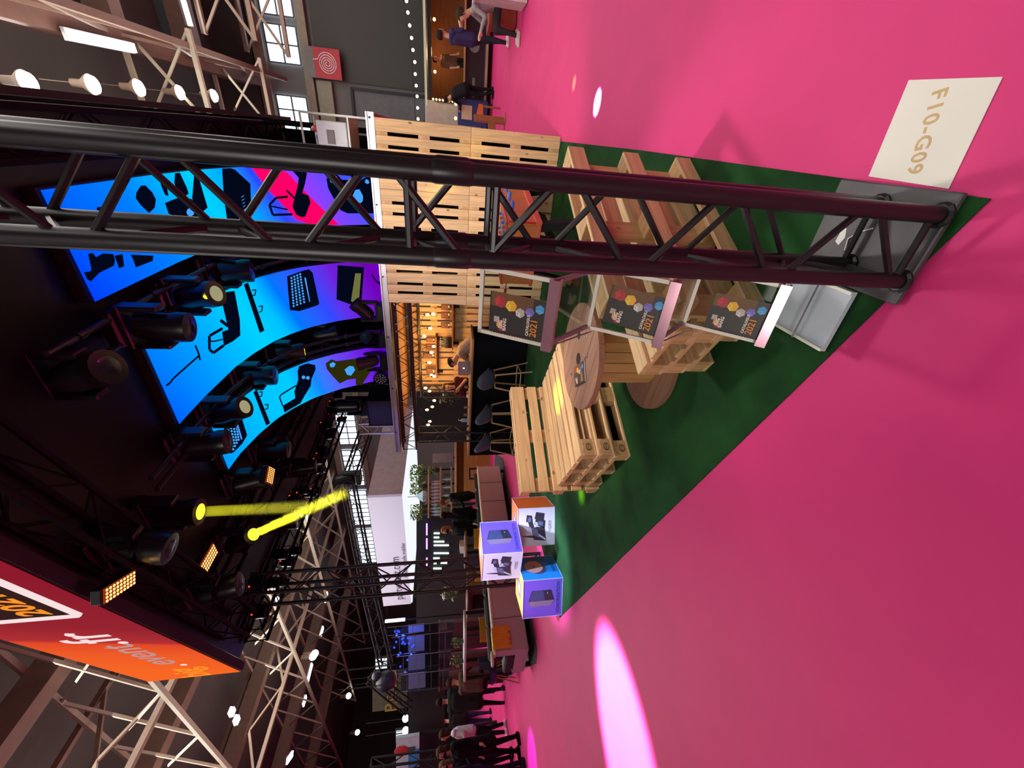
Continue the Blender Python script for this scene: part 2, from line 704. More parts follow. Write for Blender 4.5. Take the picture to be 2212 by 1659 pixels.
# hose reel sign
t = thing('fire_hose_sign', 'red square sign with a white hose spiral on the grey hall wall', 'sign', W(1.87, 19.7, 5.93), BZ)
MB().box((0, 0, 0), (0.92, 0.05, 0.92)).build('panel', mat('sign_red', (190, 40, 62), 0.5), t)
MB().box((0, 0.02, 0.62), (0.92, 0.05, 0.3)).build('bracket_panel', mat('sign_grey', (120, 118, 116), 0.5), t)
mb = MB()
pts = []
for i in range(90):
    th = i / 89 * 2 * PI * 4.2
    r = 0.04 + 0.3 * i / 89
    pts.append((r * math.cos(th), -0.035, r * math.sin(th)))
pts.append((pts[-1][0] - 0.02, -0.035, pts[-1][2] + 0.17))
mb.path(pts, 0.016, 5)
mb.build('hose_symbol', mat('sign_white', (240, 236, 236), 0.5), t)

# ------------------------------------------------------------------ green carpet and floor sheet
mb = MB()
mb.prism([tuple(W(a, b).xy) for a, b in ((-0.02, 1.02), (0.03, 3.5), (0.06, 6.2), (0.0, 8.9), (-5.65, 8.9), (-5.56, 4.8), (-5.43, 2.7))], 0.0, 0.006)
tag(mb.build('carpet', GREEN), 'dark green carpet of the booth, pointed corner towards the camera', 'carpet')

t = thing('floor_sign', 'white paper sheet with booth code lying on the pink floor', 'floor sign', (0, 0, 0))
cs = [at(x, y, z=0.001) for x, y in ((1964, 173), (2167, 166), (2050, 408), (1877, 381))]
mb = MB()
mb.prism([tuple(c.xy) for c in cs], 0.001, 0.003)
mb.build('sheet', mat('white_vinyl', (234, 228, 216), 0.55, var=0.02), t)
# the writing runs from the far short side to the near one, tops towards the right
s0, s1 = at(2030, 200, z=0.0), at(1975, 370, z=0.0)
dirx = (s1 - s0).normalized()
text('lettering', 'F10-G09', 0.062, mat('gold_print', (206, 170, 112), 0.5), frame((s0 + s1) / 2 + Vector((0, 0, 0.0034)), dirx, Vector((0, 0, 1)).cross(dirx)), t, bold=0.0012, extrude=0.0002, spacing=1.12)

# ------------------------------------------------------------------ trusses


def truss(name, label, cat, L, s, r, rb, step, m, M, group=None, fine=True, ends=True, couplers=()):
    t = thing(name, label, cat, group=group, M=M)
    h = s / 2
    cor = [(-h, -h), (h, -h), (h, h), (-h, h)]
    ch = MB().tube((0, 0, 0), (0, 0, L), r, 12 if fine else 7).mesh('chord', m, True)
    for x, y in cor:
        c = link('chord', ch, t, T(x, y, 0))
        for z in couplers:
            MB().lathe([(r * 1.0, z - 0.05), (r * 1.1, z - 0.04), (r * 1.1, z + 0.04), (r * 1.0, z + 0.05)], 12).build('coupler', m, c, True)
    nst = max(1, int(round(L / step)))
    st = L / nst
    def seg(i, k):
        p, q = cor[i], cor[(i + 1) % 4]
        z0, z1 = k * st, (k + 1) * st
        ins = 0.03
        if (k + i) % 2:
            p, q = q, p
        return (p[0], p[1], z0 + ins), (q[0], q[1], z1 - ins)
    if fine:
        for i in range(4):
            for k in range(nst):
                a, b = seg(i, k)
                MB().tube(a, b, rb, 7).build('brace', m, t, True)
            for z in couplers:
                for dz in (-0.11, 0.11):
                    MB().tube(cor[i] + (z + dz,), cor[(i + 1) % 4] + (z + dz,), rb, 7).build('cross_tube', m, t, True)
    else:
        for i in range(4):
            mb = MB()
            for k in range(nst):
                a, b = seg(i, k)
                mb.tube(a, b, rb, 5)
            mb.build('lattice', m, t)
    if ends:
        for z in (0.012, L - 0.012):
            mb = MB()
            for i in range(4):
                mb.tube(cor[i] + (z,), cor[(i + 1) % 4] + (z,), rb, 6)
            mb.build('end_frame', m, t)
    return t


tw = W(-0.18, 1.20, 0.045)
truss('truss_tower', 'black lattice truss leg in the foreground on the grey base plate', 'truss', 4.2, 0.205, 0.0255, 0.0105, 0.235, BLACK,
      T(*tw) @ Rz(BZ), couplers=(1.46,))
t = thing('base_plate', 'grey steel base plate under the foreground truss leg', 'base plate', W(-0.185, 1.29, 0.0065), BZ)
mb = MB()
mb.box((0, 0.0, 0.011), (0.345, 0.43, 0.022), bev=0.004)
mb.build('plate', mat('plate_grey', (84, 82, 84), 0.55, 0.2, var=0.2, scale=9), t)
mb = MB()
for x, y in ((-0.0975, -0.1925), (0.1075, -0.1925), (-0.0975, 0.0125), (0.1075, 0.0125)):
    MB().lathe([(0.038, 0.0222), (0.038, 0.03), (0.03, 0.036)], 12, T(x, y, 0)).build('spigot', BLACK, t)
t = thing('tape_scrap', 'torn scrap of white tape on the grey base plate', 'tape', W(-0.2, 1.38, 0.0285), BZ)
MB().prism([(-0.03, 0), (0.0, -0.012), (0.03, 0.0), (0.035, 0.02), (0.005, 0.018), (-0.02, 0.02)], 0, 0.001).build('scrap', WHITEP, t)
MB().path([(-0.04, -0.04, 0.004), (0.0, -0.03, 0.004), (0.03, -0.06, 0.004), (0.05, -0.1, 0.004)], 0.003).build('tie', WHITEP, t)

tl = at(1000, 1239, f=6.2)
tl.z = 0.02
truss('truss_tower', 'black lattice truss leg behind the stacked cube boxes', 'truss', 4.3, 0.30, 0.026, 0.0105, 0.33, BLACK, T(*tl) @ Rz(BZ))

# ------------------------------------------------------------------ roof of the booth
RA0, RA1, RB1, RZ = -6.55, -0.03, 9.05, 4.42
ROOFB = mat('black_roof_cloth', (5, 5, 7), 0.45, var=0.2, scale=1.5, spec=0.35)
mb = MB()
mb.prism([(RA0, 3.14), (RA1, 1.48), (RA1, RB1), (RA0, RB1)], RZ, RZ + 0.12)
roof = mb.build('roof_canopy', ROOFB)
roof.rotation_euler = (0, 0, BZ)
tag(roof, 'black cloth roof stretched over the whole booth', 'canopy')
mb = MB()
mb.box((RA1 + 0.03, (1.52 + RB1) / 2, RZ + 0.33), (0.05, RB1 - 1.52, 0.9))
o = mb.build('fascia_panel', ROOFB)
o.rotation_euler = (0, 0, BZ)
tag(o, 'black fascia along the right roof edge of the booth', 'panel')
mb = MB()
for i in range(14):
    b0 = 7.2 + i * 0.1
    mb.box((-0.06 + 0.025 * math.sin(i * 1.9), b0, 3.5), (0.03, 0.105, 1.85))
o = mb.build('side_curtain', CLOTH_BLACK)
o.rotation_euler = (0, 0, BZ)
tag(o, 'black curtain hanging beside the equipment cart on the deck', 'curtain')
mb = MB()
for i in range(56):
    a0 = -0.2 - i * 0.1
    mb.box((a0, 8.85 + 0.03 * math.sin(i * 1.7), 3.45), (0.105, 0.03, 1.9))
o = mb.build('back_curtain', CLOTH_BLACK)
for i in ():
    pass
o.rotation_euler = (0, 0, BZ)
tag(o, 'black curtain closing the back of the deck behind the screens', 'curtain')

# truss beams below the roof
def beam_truss(label, p, q, s=0.29, m=None, group='black truss beams under the booth roof'):
    p, q = Vector(p), Vector(q)
    d = q - p
    M = Matrix.Translation(p) @ d.to_track_quat('Z', 'Y').to_matrix().to_4x4()
    return truss('roof_truss', label, 'truss', d.length, s, 0.025, 0.009, 0.5, m or mat('rig_black', (4, 4, 5), 0.7, spec=0.15), M, group, fine=False)


beam_truss('black truss beam along the right edge under the roof', W(-0.22, 1.75, 4.24), W(-0.22, 8.7, 4.24))
beam_truss('black truss beam along the left edge under the roof', W(-6.3, 3.3, 4.24), W(-6.3, 8.7, 4.24))
beam_truss('black truss beam behind the glowing fascia screen', W(-0.5, 1.78, 4.24), W(-5.8, 3.2, 4.24))
beam_truss('black truss beam crossing the dark roof left of the screens', W(-4.7, 3.0, 4.24), W(-4.7, 8.7, 4.24))

# LED fascia
fa = thing('led_fascia', 'long red and orange screen on the front roof edge with company web address', 'screen', (0, 0, 0), BZ)
fa0, fa1, fz0, fz1 = Vector((-6.48, 3.0, 0)), Vector((0.1, 1.34, 0)), 4.31, 5.42
fd = (fa1 - fa0).normalized()
fn = Vector((fd.y, -fd.x, 0))
m = bpy.data.materials.new('fascia_screen')
m.use_nodes = True
N, L = m.node_tree.nodes, m.node_tree.links
N.remove(N['Principled BSDF'])
uv = N.new('ShaderNodeUVMap')
sx = N.new('ShaderNodeSeparateXYZ')
ma = N.new('ShaderNodeMath')
ma.operation = 'MULTIPLY_ADD'
ma.inputs[1].default_value = -0.10
rp = N.new('ShaderNodeValToRGB')
rp.color_ramp.interpolation = 'LINEAR'
els = [(0.0, (248, 104, 36)), (0.16, (240, 92, 40)), (0.24, (226, 74, 40)), (0.255, (176, 48, 52)), (0.34, (150, 36, 48)), (0.55, (140, 26, 44)), (1.0, (170, 24, 50))]
while len(rp.color_ramp.elements) < len(els):
    rp.color_ramp.elements.new(0.5)
for e, (p, c) in zip(rp.color_ramp.elements, els):
    e.position = p
    e.color = lin(c) + (1,)
em = N.new('ShaderNodeEmission')
em.inputs[1].default_value = 1.0
L.new(uv.outputs[0], sx.inputs[0])
L.new(sx.outputs[1], ma.inputs[0])
L.new(sx.outputs[0], ma.inputs[2])
L.new(ma.outputs[0], rp.inputs[0])
L.new(rp.outputs[0], em.inputs[0])
L.new(em.outputs[0], N['Material Output'].inputs[0])
bm = bmesh.new()
ul = bm.loops.layers.uv.new('UVMap')
o0 = fn * 0.06
vs = [bm.verts.new(fa0 + o0 + Vector((0, 0, fz0))), bm.verts.new(fa1 + o0 + Vector((0, 0, fz0))), bm.verts.new(fa1 + o0 + Vector((0, 0, fz1))), bm.verts.new(fa0 + o0 + Vector((0, 0, fz1)))]
f = bm.faces.new(vs)
for lp, u in zip(f.loops, ((0, 0), (1, 0), (1, 1), (0, 1))):
    lp[ul].uv = u
me = bpy.data.meshes.new('screen')
bm.to_mesh(me)
bm.free()
me.materials.append(m)
link('screen', me, fa)
mb = MB()
mb.bar(fa0 + Vector((0, 0, (fz0 + fz1) / 2)), fa1 + Vector((0, 0, (fz0 + fz1) / 2)), 0.1, fz1 - fz0 + 0.04)
mb.build('cabinet', MATT, fa)
FW, FO, FG = glow('fascia_white', (250, 225, 225), 1.0), glow('fascia_orange', (255, 150, 40), 1.0), glow('fascia_grey', (190, 150, 150), 1.0)


def fas(d, z, off=0.084):
    return fa0 + fd * d + fn * off + Vector((0, 0, z))


def ftext(s, size, m, d, z, bold=0.0, al='LEFT'):
    text('lettering', s, size, m, frame(fas(d, z), fd, (0, 0, 1)), fa, bold=bold, align=al, extrude=0.001)


ftext('big', 0.5, FO, 0.12, 4.75, 0.004)
ftext('.', 0.5, FW, 0.82, 4.75, 0.006)
ftext('event', 0.46, FG, 0.98, 4.77, 0.002)
ftext('.fr', 0.6, FW, 2.0, 4.8, 0.006)
# framed catalogue picture on the screen
mb = MB()
P0, P1, PZ0, PZ1 = 2.95, 4.8, 4.52, 5.24
mb.prism([(P0, PZ0), (P1, PZ0), (P1, PZ1), (P0, PZ1)], 0, 0.004, frame(fas(0, 0, 0.064), fd, (0, 0, 1)))
mb.build('picture', glow('fascia_dark', (52, 30, 30), 1.0), fa)
mb = MB()
for a_, b_ in (((P0, PZ0), (P1, PZ0)), ((P0, PZ1), (P1, PZ1)), ((P0, PZ0), (P0, PZ1))):
    mb.bar(fas(a_[0], a_[1], 0.066), fas(b_[0], b_[1], 0.066), 0.035, 0.035)
mb.build('picture_border', FW, fa)
ftext('2021', 0.28, FO, 3.06, 4.72, 0.006)
for i, c in enumerate(((230, 60, 80), (250, 180, 50), (240, 240, 240))):
    MB().box(fas(3.2 + i * 0.16, 5.1), (0.14, 0.02, 0.1)).build('logo_block', glow('fascia_logo_%d' % i, c, 1.0), fa)
for i, c in enumerate(((180, 170, 175), (110, 90, 210), (70, 150, 230))):
    MB().box(fas(3.9 + i * 0.24, 4.95 - i * 0.05), (0.18, 0.02, 0.18), Matrix.Rotation(0.3, 3, 'Y')).build('cube_picture', glow('fascia_cube_%d' % i, c, 1.0), fa)

# ------------------------------------------------------------------ curved LED screens
PROF = [(0.0, 2.50), (0.05, 2.62), (0.19, 2.90), (0.40, 3.32), (0.67, 3.68), (0.95, 3.90), (1.23, 4.06), (1.6, 4.18), (2.0, 4.26), (2.7, 4.30), (5.0, 4.30)]


def prof(e):
    for (e0, z0), (e1, z1) in zip(PROF, PROF[1:]):
        if e <= e1:
            return z0 + (z1 - z0) * (e - e0) / (e1 - e0)
    return PROF[-1][1]


STR = [(-1.38, -0.57, 3.45, 7.35), (-2.83, -1.87, 3.73, 6.95), (-3.88, -3.20, 4.14, 6.45)]


def strip_hit(k, x, y, off=0.03):
    """booth coordinates of the spot on curved screen k seen at a pixel"""
    a0, a1, b0, B = STR[k]
    r = ray(x, y)
    da, db = r.x * CT - r.y * ST, r.x * ST + r.y * CT
    best = None
    for (e0, z0), (e1, z1) in zip(PROF, PROF[1:]):
        b_0, b_1 = B - e0, B - e1
        # line in (b, z): n . p = c
        nb, nz = (z1 - z0), (b_0 - b_1)
        c = nb * b_0 + nz * z0
        k_ = (c - nz * EYE) / (nb * db + nz * r.z) if abs(nb * db + nz * r.z) > 1e-9 else -1
        if k_ <= 0:
            continue
        bb = k_ * db
        if min(b_0, b_1) - 0.02 <= bb <= max(b_0, b_1) + 0.02:
            L_ = math.hypot(nb, nz)
            p = Vector((k_ * da - 0, bb - off * abs(nb) / L_, EYE + k_ * r.z - off * abs(nz) / L_))
            if best is None or k_ < best[0]:
                best = (k_, p)
    return best[1] if best else None


RAMPS = [
    [(0, (0, 60, 255)), (0.25, (0, 125, 255)), (0.48, (0, 205, 255)), (0.60, (0, 160, 255)), (0.68, (40, 70, 250)), (0.8, (150, 60, 250)), (0.88, (110, 70, 255)), (1, (0, 90, 255))],
    [(0, (0, 95, 255)), (0.2, (0, 150, 255)), (0.46, (0, 205, 255)), (0.56, (0, 190, 255)), (0.63, (0, 115, 255)), (0.76, (50, 70, 250)), (0.86, (110, 30, 215)), (1, (110, 0, 180))],
    [(0, (0, 150, 255)), (0.3, (0, 190, 255)), (0.5, (0, 200, 255)), (0.62, (20, 130, 255)), (0.76, (100, 70, 240)), (0.88, (110, 30, 225)), (1, (85, 0, 190))],
]


def screen_mat(k):
    m = bpy.data.materials.new('led_picture_%d' % k)
    m.use_nodes = True
    N, L = m.node_tree.nodes, m.node_tree.links
    N.remove(N['Principled BSDF'])
    uv = N.new('ShaderNodeUVMap')
    sx = N.new('ShaderNodeSeparateXYZ')
    ma = N.new('ShaderNodeMath')
    ma.operation = 'MULTIPLY_ADD'
    ma.inputs[1].default_value = (0.10, 0.10, 0.06)[k]
    rp = N.new('ShaderNodeValToRGB')
    els = RAMPS[k]
    while len(rp.color_ramp.elements) < len(els):
        rp.color_ramp.elements.new(0.5)
    for e, (p, c) in zip(rp.color_ramp.elements, els):
        e.position = p
        e.color = lin(c) + (1,)
    em = N.new('ShaderNodeEmission')
    em.inputs[1].default_value = 1.05
    L.new(uv.outputs[0], sx.inputs[0])
    L.new(sx.outputs[0], ma.inputs[0])
    L.new(sx.outputs[1], ma.inputs[2])
    L.new(ma.outputs[0], rp.inputs[0])
    L.new(rp.outputs[0], em.inputs[0])
    L.new(em.outputs[0], N['Material Output'].inputs[0])
    return m


SDARK = glow('picture_black', (3, 8, 26), 1.0)
SRED = glow('picture_red', (255, 0, 105), 1.0)
SBLUE = glow('picture_pale_blue', (70, 165, 255), 1.0)
SOLIVE = glow('picture_olive', (112, 112, 62), 1.0)
SGOLD = glow('picture_gold', (44, 42, 8), 1.0)
SMIX = [SDARK, SRED, SBLUE, SOLIVE, SGOLD]


def C6(*p):
    return [(400 + x / 3.95, 300 + y / 3.95) for x, y in p]


def C7(*p):
    return [(400 + x / 3.95, 560 + y / 3.95) for x, y in p]


def C5(*p):
    return [(x / 3.95, 400 + y / 3.95) for x, y in p]


def C8(*p):
    return [(400 + x / 6.144, 850 + y / 6.144) for x, y in p]


def disc(x, y, r, n=10):
    return [(x + r * math.cos(2 * PI * i / n), y + r * math.sin(2 * PI * i / n)) for i in range(n)]


def line(p, q, w):
    dx, dy = q[0] - p[0], q[1] - p[1]
    l = math.hypot(dx, dy)
    nx, ny = -dy / l * w / 2, dx / l * w / 2
    return [(p[0] + nx, p[1] + ny), (q[0] + nx, q[1] + ny), (q[0] - nx, q[1] - ny), (p[0] - nx, p[1] - ny)]


def lines(pts, w):
    return [line(p, q, w) for p, q in zip(pts, pts[1:])]


G = [[], [], []]   # (polygon in px, colour index, layer)
g = G[0]
g.append((C6((545, 190), (750, 200), (870, 290), (1050, 480), (1310, 732), (1075, 735), (950, 690), (700, 430)), 1, 0))
g.append((C6((1200, 340), (1225, 300), (1262, 290), (1300, 310), (1330, 345), (1480, 352), (1540, 325), (1590, 325), (1600, 380), (1622, 560), (1605, 632), (1560, 632), (1545, 600), (1420, 605), (1380, 632), (1320, 605), (1270, 520), (1215, 420)), 0, 1))
g.append((disc(718, 386, 9), 2, 2))
g.append((C6((1410, 500), (1440, 430), (1475, 425), (1505, 480), (1505, 520), (1490, 540), (1425, 540)), 2, 2))
g.append((C6((1530, 340), (1550, 345), (1560, 372), (1540, 380), (1520, 365)), 2, 2))
g.append((C6((870, 235), (985, 235), (1030, 290), (1015, 370), (990, 460), (1045, 480), (1060, 540), (1015, 660), (975, 665), (930, 640), (900, 570), (940, 530), (950, 400), (960, 330)), 0, 1))
for s in lines(C6((860, 490), (760, 500), (700, 560), (730, 645), (900, 640)), 5) + lines(C6((850, 435), (935, 520)), 4) + lines(C6((710, 570), (860, 600)), 3):
    g.append((s, 0, 1))
g.append((C6((275, 205), (355, 210), (400, 260), (532, 380), (545, 705), (330, 690), (300, 480)), 0, 1))
for i in range(7):
    g.append((line((510 + i * 1.5, 425 + i * 7), (516 + i, 421 + i * 7), 1.2), 2, 2))
g.append((C5((1120, 60), (1160, 0), (1200, 0), (1260, 60), (1290, 120), (1280, 190), (1230, 235), (1160, 170), (1115, 110)), 0, 1))
g.append((C5((1300, -110), (1360, -20), (1390, 30), (1400, 90), (1370, 80), (1340, 10)), 0, 1))
g.append((C5((1455, -110), (1495, -120), (1560, 20), (1575, 70), (1545, 90), (1480, 60), (1450, -20)), 0, 1))
g.append((C5((1610, -175), (1650, -110), (1740, 190), (1700, 220), (1640, 230), (1605, 110)), 0, 1))
g.append((C5((1370, 150), (1440, 120), (1500, 100), (1600, 115), (1640, 200), (1690, 220), (1700, 270), (1450, 262), (1400, 240)), 0, 1))
g.append((disc(396, 457, 9), 2, 2))
g.append((C5((775, 185), (835, 178), (860, 235), (780, 235)), 0, 1))
g.append((C5((700, 585), (740, 575), (770, 612), (830, 580), (920, 585), (935, 640), (925, 685), (800, 745), (725, 820), (690, 800), (665, 740), (715, 735), (715, 770), (730, 720)), 0, 1))
g.append((C5((930, 600), (1000, 585), (1015, 690), (970, 708)), 0, 1))
g.append((C5((1070, 590), (1268, 600), (1262, 645), (1115, 700), (1095, 640)), 0, 1))
g.append((C5((870, 385), (930, 385), (900, 410)), 0, 1))
g = G[1]
g.append((C5((1850, 930), (1900, 880), (1975, 900), (1975, 1120), (2020, 1140), (2025, 1280), (1960, 1330), (1880, 1372), (1865, 1250), (1922, 1230), (1935, 990)), 0, 1))
for s in lines(C5((1870, 1220), (1755, 1285), (1755, 1400), (1790, 1430), (1880, 1365)), 6) + lines(C5((1740, 1330), (1800, 1330), (1870, 1315)), 3) + lines(C5((1850, 1150), (1920, 1200)), 7) + lines(C5((1632, 1365), (1660, 1430), (1675, 1492)), 4) + lines(C5((1660, 1458), (1560, 1545), (1440, 1650), (1410, 1690), (1380, 1710)), 4):
    g.append((s, 0, 1))
g.append((C7((855, 140), (1000, 90), (1050, 80), (1078, 110), (1135, 370), (1125, 385), (960, 438), (880, 428), (862, 250)), 0, 1))
for i in range(4):
    for j in range(11):
        x = 880 + (955 - 880) * i / 3 + (900 - 880 + (990 - 955 - 20) * i / 3) * j / 10
        y = 150 + (118 - 150) * i / 3 + ((390 - 150) + ((356 - 118) - 240) * i / 3) * j / 10
        g.append((disc(400 + x / 3.95, 560 + y / 3.95, 2.4, 7), 2, 2))
g.append((C7((1000, 146), (1014, 148), (1050, 350), (1034, 354)), 2, 2))
g.append((C7((470, 190), (510, 182), (655, 605), (615, 625)), 0, 1))
for c in ((565, 290), (622, 430)):
    for s in lines(C7((c[0] - 18, c[1] - 30), (c[0] + 16, c[1] - 34), (c[0] + 8, c[1] + 12), (c[0] - 14, c[1] + 18)), 2.5):
        g.append((s, 0, 1))
g.append((C7((1295, 45), (1520, 62), (1495, 395), (1470, 400), (1390, 346), (1285, 336)), 0, 1))
g.append((C7((1440, 110), (1490, 110), (1468, 392), (1405, 345)), 3, 2))
g.append((line((800, 590), (812, 607), 3), 0, 1))
g.append((line((812, 607), (826, 614), 4), 0, 1))
g.append((C7((560, 0), (800, 8), (808, 40), (740, 50), (690, 38), (640, 48), (590, 30)), 0, 1))
g = G[2]
g.append((C7((545, 1085), (580, 1080), (705, 1395), (670, 1415)), 0, 1))
for c in ((622, 1150), (672, 1258)):
    for s in lines(C7((c[0] - 16, c[1] - 20), (c[0] + 14, c[1] - 24), (c[0] + 8, c[1] + 14), (c[0] - 12, c[1] + 18)), 2.5):
        g.append((s, 0, 1))
g.append((C7((955, 900), (985, 868), (1040, 880), (1100, 895), (1105, 930), (1070, 1010), (1058, 1072), (1010, 1150), (970, 1222), (830, 1302), (815, 1245), (925, 1178), (918, 1120), (950, 1020), (945, 950)), 0, 1))
for s in lines(C7((932, 1070), (800, 1150), (788, 1172), (815, 1245)), 3):
    g.append((s, 0, 1))
g.append((disc(400 + 985 / 3.95, 560 + 995 / 3.95, 4), 2, 2))
g.append((disc(400 + 1022 / 3.95, 560 + 1000 / 3.95, 4), 2, 2))
g.append((C7((1190, 880), (1240, 845), (1280, 862), (1305, 890), (1440, 840), (1510, 870), (1530, 905), (1600, 912), (1500, 1068), (1450, 1062), (1450, 1010), (1380, 1018), (1310, 1052), (1260, 1000), (1200, 930)), 4, 1))
g.append((C7((1350, 925), (1390, 895), (1425, 898), (1440, 930), (1405, 978), (1372, 970)), 2, 2))
g.append((C7((1215, 880), (1245, 862), (1268, 878), (1255, 905), (1225, 908)), 2, 2))
g.append((C8((360, 240), (445, 390), (555, 800), (600, 780), (720, 660), (785, 550), (720, 345), (600, 300)), 0, 1))
for i in range(4):
    for j in range(9):
        x = 470 + (590 - 470) * i / 3 * (1 - j / 20) + (560 - 470) * j / 8
        y = 405 + (330 - 405) * i / 3 + (740 - 405) * j / 8 - i * j * 2.2
        g.append((disc(400 + x / 6.144, 850 + y / 6.144, 2.6, 7), 2, 2))
g.append((C8((590, 325), (610, 330), (690, 600), (665, 610)), 2, 2))

for k, (a0, a1, b0, B) in enumerate(STR):
    t = thing('led_screen', ('right curved screen arching from the deck overhead, glowing blue with a red band',
                             'middle curved screen arching from the deck overhead, glowing blue and violet',
                             'left and narrowest curved screen arching overhead, glowing blue and violet')[k], 'screen', (0, 0, 0), BZ, 'curved screens on the deck')
    es = [0.0]
    while es[-1] < B - b0:
        es.append(min(B - b0, es[-1] + 0.08))
    pts = [(B - e, prof(e)) for e in es]
    s = [0.0]
    for p, q in zip(pts, pts[1:]):
        s.append(s[-1] + math.hypot(q[0] - p[0], q[1] - p[1]))
    bm = bmesh.new()
    ul = bm.loops.layers.uv.new('UVMap')
    R = [(bm.verts.new((a0, b, z)), bm.verts.new((a1, b, z))) for b, z in pts]
    for i in range(len(R) - 1):
        f = bm.faces.new((R[i][0], R[i][1], R[i + 1][1], R[i + 1][0]))
        v0, v1 = 1 - s[i] / s[-1], 1 - s[i + 1] / s[-1]
        for lp, u in zip(f.loops, ((0, v0), (1, v0), (1, v1), (0, v1))):
            lp[ul].uv = u
        f.smooth = True
    me = bpy.data.meshes.new('display')
    bm.to_mesh(me)
    bm.free()
    me.materials.append(screen_mat(k))
    disp = link('display', me, t)
    # cabinets behind the display
    mb = MB()
    for (p, q) in zip(pts[::4], pts[4::4] + [pts[-1]]):
        d = Vector((0, q[0] - p[0], q[1] - p[1]))
        if d.length < 1e-4:
            continue
        nrm = Vector((0, -d.z, d.y)).normalized()
        if nrm.y < 0 or nrm.z < -0.2:
            nrm = -nrm
        c = Vector(((a0 + a1) / 2, (p[0] + q[0]) / 2, (p[1] + q[1]) / 2)) + nrm * 0.075
        ang = math.atan2(d.z, d.y)
        mb.box(c, (a1 - a0 + 0.02, d.length * 1.02, 0.09), Matrix.Rotation(ang, 3, 'X'))
    mb.build('cabinet', MATT, t)
    mb = MB()
    for poly, ci, lay in G[k]:
        P = [strip_hit(k, x, y, 0.010 + 0.03 * lay) for x, y in poly]
        if any(p is None for p in P):
            continue
        P = [Vector((min(max(p.x, a0), a1), p.y, p.z)) for p in P]
        mb.mi = ci
        try:
            mb.face(P)
        except ValueError:
            pass
    bmesh.ops.triangulate(mb.bm, faces=mb.bm.faces[:])
    o = link('picture', mb.mesh('picture', SMIX), t)
# ------------------------------------------------------------------ pallets


def board_mesh(name, lx, ly, lz, m):
    return MB().box((0, 0, 0), (lx, ly, lz), bev=0.003).mesh(name, m)


def make_pallet(name, label, M, L=1.2, Wd=0.8, group=None, stamps=False):
    t = thing(name, label, 'pallet', group=group, M=M)
    ws = [0.145, 0.1, 0.145, 0.1, 0.145] if Wd > 0.7 else ([0.145, 0.1, 0.145] if Wd > 0.5 else [0.12, 0.08, 0.12])
    gap = (Wd - sum(ws)) / (len(ws) - 1)
    y = 0
    for w in ws:
        o = MB().box((0, 0, 0), (L, w, 0.022), bev=0.003).build('deck_board', PX, t)
        o.location = (L / 2, y + w / 2, 0.133)
        y += w + gap
    cb = board_mesh('cross_board', 0.145, Wd, 0.022, PY)
    for x in (0.0725, L / 2, L - 0.0725):
        link('cross_board', cb, t, T(x, Wd / 2, 0.111))
    bl = board_mesh('block', 0.145, 0.1, 0.078, PB)
    bw = 0.1
    ys = (bw / 2, Wd / 2, Wd - bw / 2) if Wd > 0.5 else (bw / 2, Wd - bw / 2)
    for x in (0.0725, L / 2, L - 0.0725):
        for yy in ys:
            link('block', bl, t, T(x, yy, 0.061))
    sk = board_mesh('skid_board', L, 0.1, 0.022, PX)
    for yy in ys:
        link('skid_board', sk, t, T(L / 2, yy, 0.011))
    if stamps:
        mb = MB()
        for x in (0.0725, L - 0.0725):
            mb.lathe([(0.024, -0.0008), (0.024, 0.0006), (0.019, 0.0006), (0.019, -0.0008)], 16, frame((x, -0.0004, 0.061), (1, 0, 0), (0, 0, 1)) @ Matrix.Diagonal((1.4, 1, 1, 1)), caps=False)
        mb.build('burnt_stamp', mat('burnt_mark', (70, 46, 28), 0.8), t)
        text('stamp_text', 'EPAL', 0.026, mat('burnt_mark', (70, 46, 28)), frame((0.0725, -0.0006, 0.061), (1, 0, 0), (0, 0, 1)), t, extrude=0.0003)
        text('stamp_text', 'EUR', 0.026, mat('burnt_mark', (70, 46, 28)), frame((L - 0.0725, -0.0006, 0.061), (1, 0, 0), (0, 0, 1)), t, extrude=0.0003)
    return t


def up_frame(a, b, z):
    """upright pallet: length up, deck boards towards the camera side"""
    return frame(W(a, b, z), (0, 0, 1), W(-1, 0, 0))


first = None
names = {(0, 0): 'lower pallet at the outer right end of the pallet wall', (0, 1): 'upper pallet at the outer right end of the pallet wall',
         (1, 0): 'lower pallet in the middle of the pallet wall', (1, 1): 'upper pallet in the middle of the pallet wall',
         (2, 0): 'lower pallet of the pallet wall next to the bar opening', (2, 1): 'upper pallet of the pallet wall next to the bar opening'}
for (i, j), lb in names.items():
    M = up_frame(0.11 - i * 0.803, 6.08 + 0.144, 0.008 + j * 1.203)
    if first is None:
        first = make_pallet('pallet', lb, M, group='upright pallets of the front wall')
        ptree = tree_of(first)
    else:
        copy_thing(first, M=M, label=lb, tree=ptree)
for i in range(4):
    for j in range(2):
        M = up_frame(-2.28 - i * 0.803, 8.42 + 0.144, 0.008 + j * 1.195)
        copy_thing(first, M=M, tree=ptree, group='upright pallets of the bar back wall',
                   label='%s pallet of the warm lit bar back wall, %s' % (('lower', 'upper')[j], ('rightmost one', 'second from the right', 'behind the shelf with bottles', 'leftmost one')[i]))

mb = MB()
for i in range(8):
    mb.box((-0.10 - i * 0.29, 6.252 + 0.006 * (i % 2), 1.2), (0.31, 0.02, 2.38))
o = mb.build('backing_cloth', CLOTH_BLACK)
o.rotation_euler = (0, 0, BZ)
tag(o, 'black cloth hung behind the upright pallets of the front wall', 'cloth')

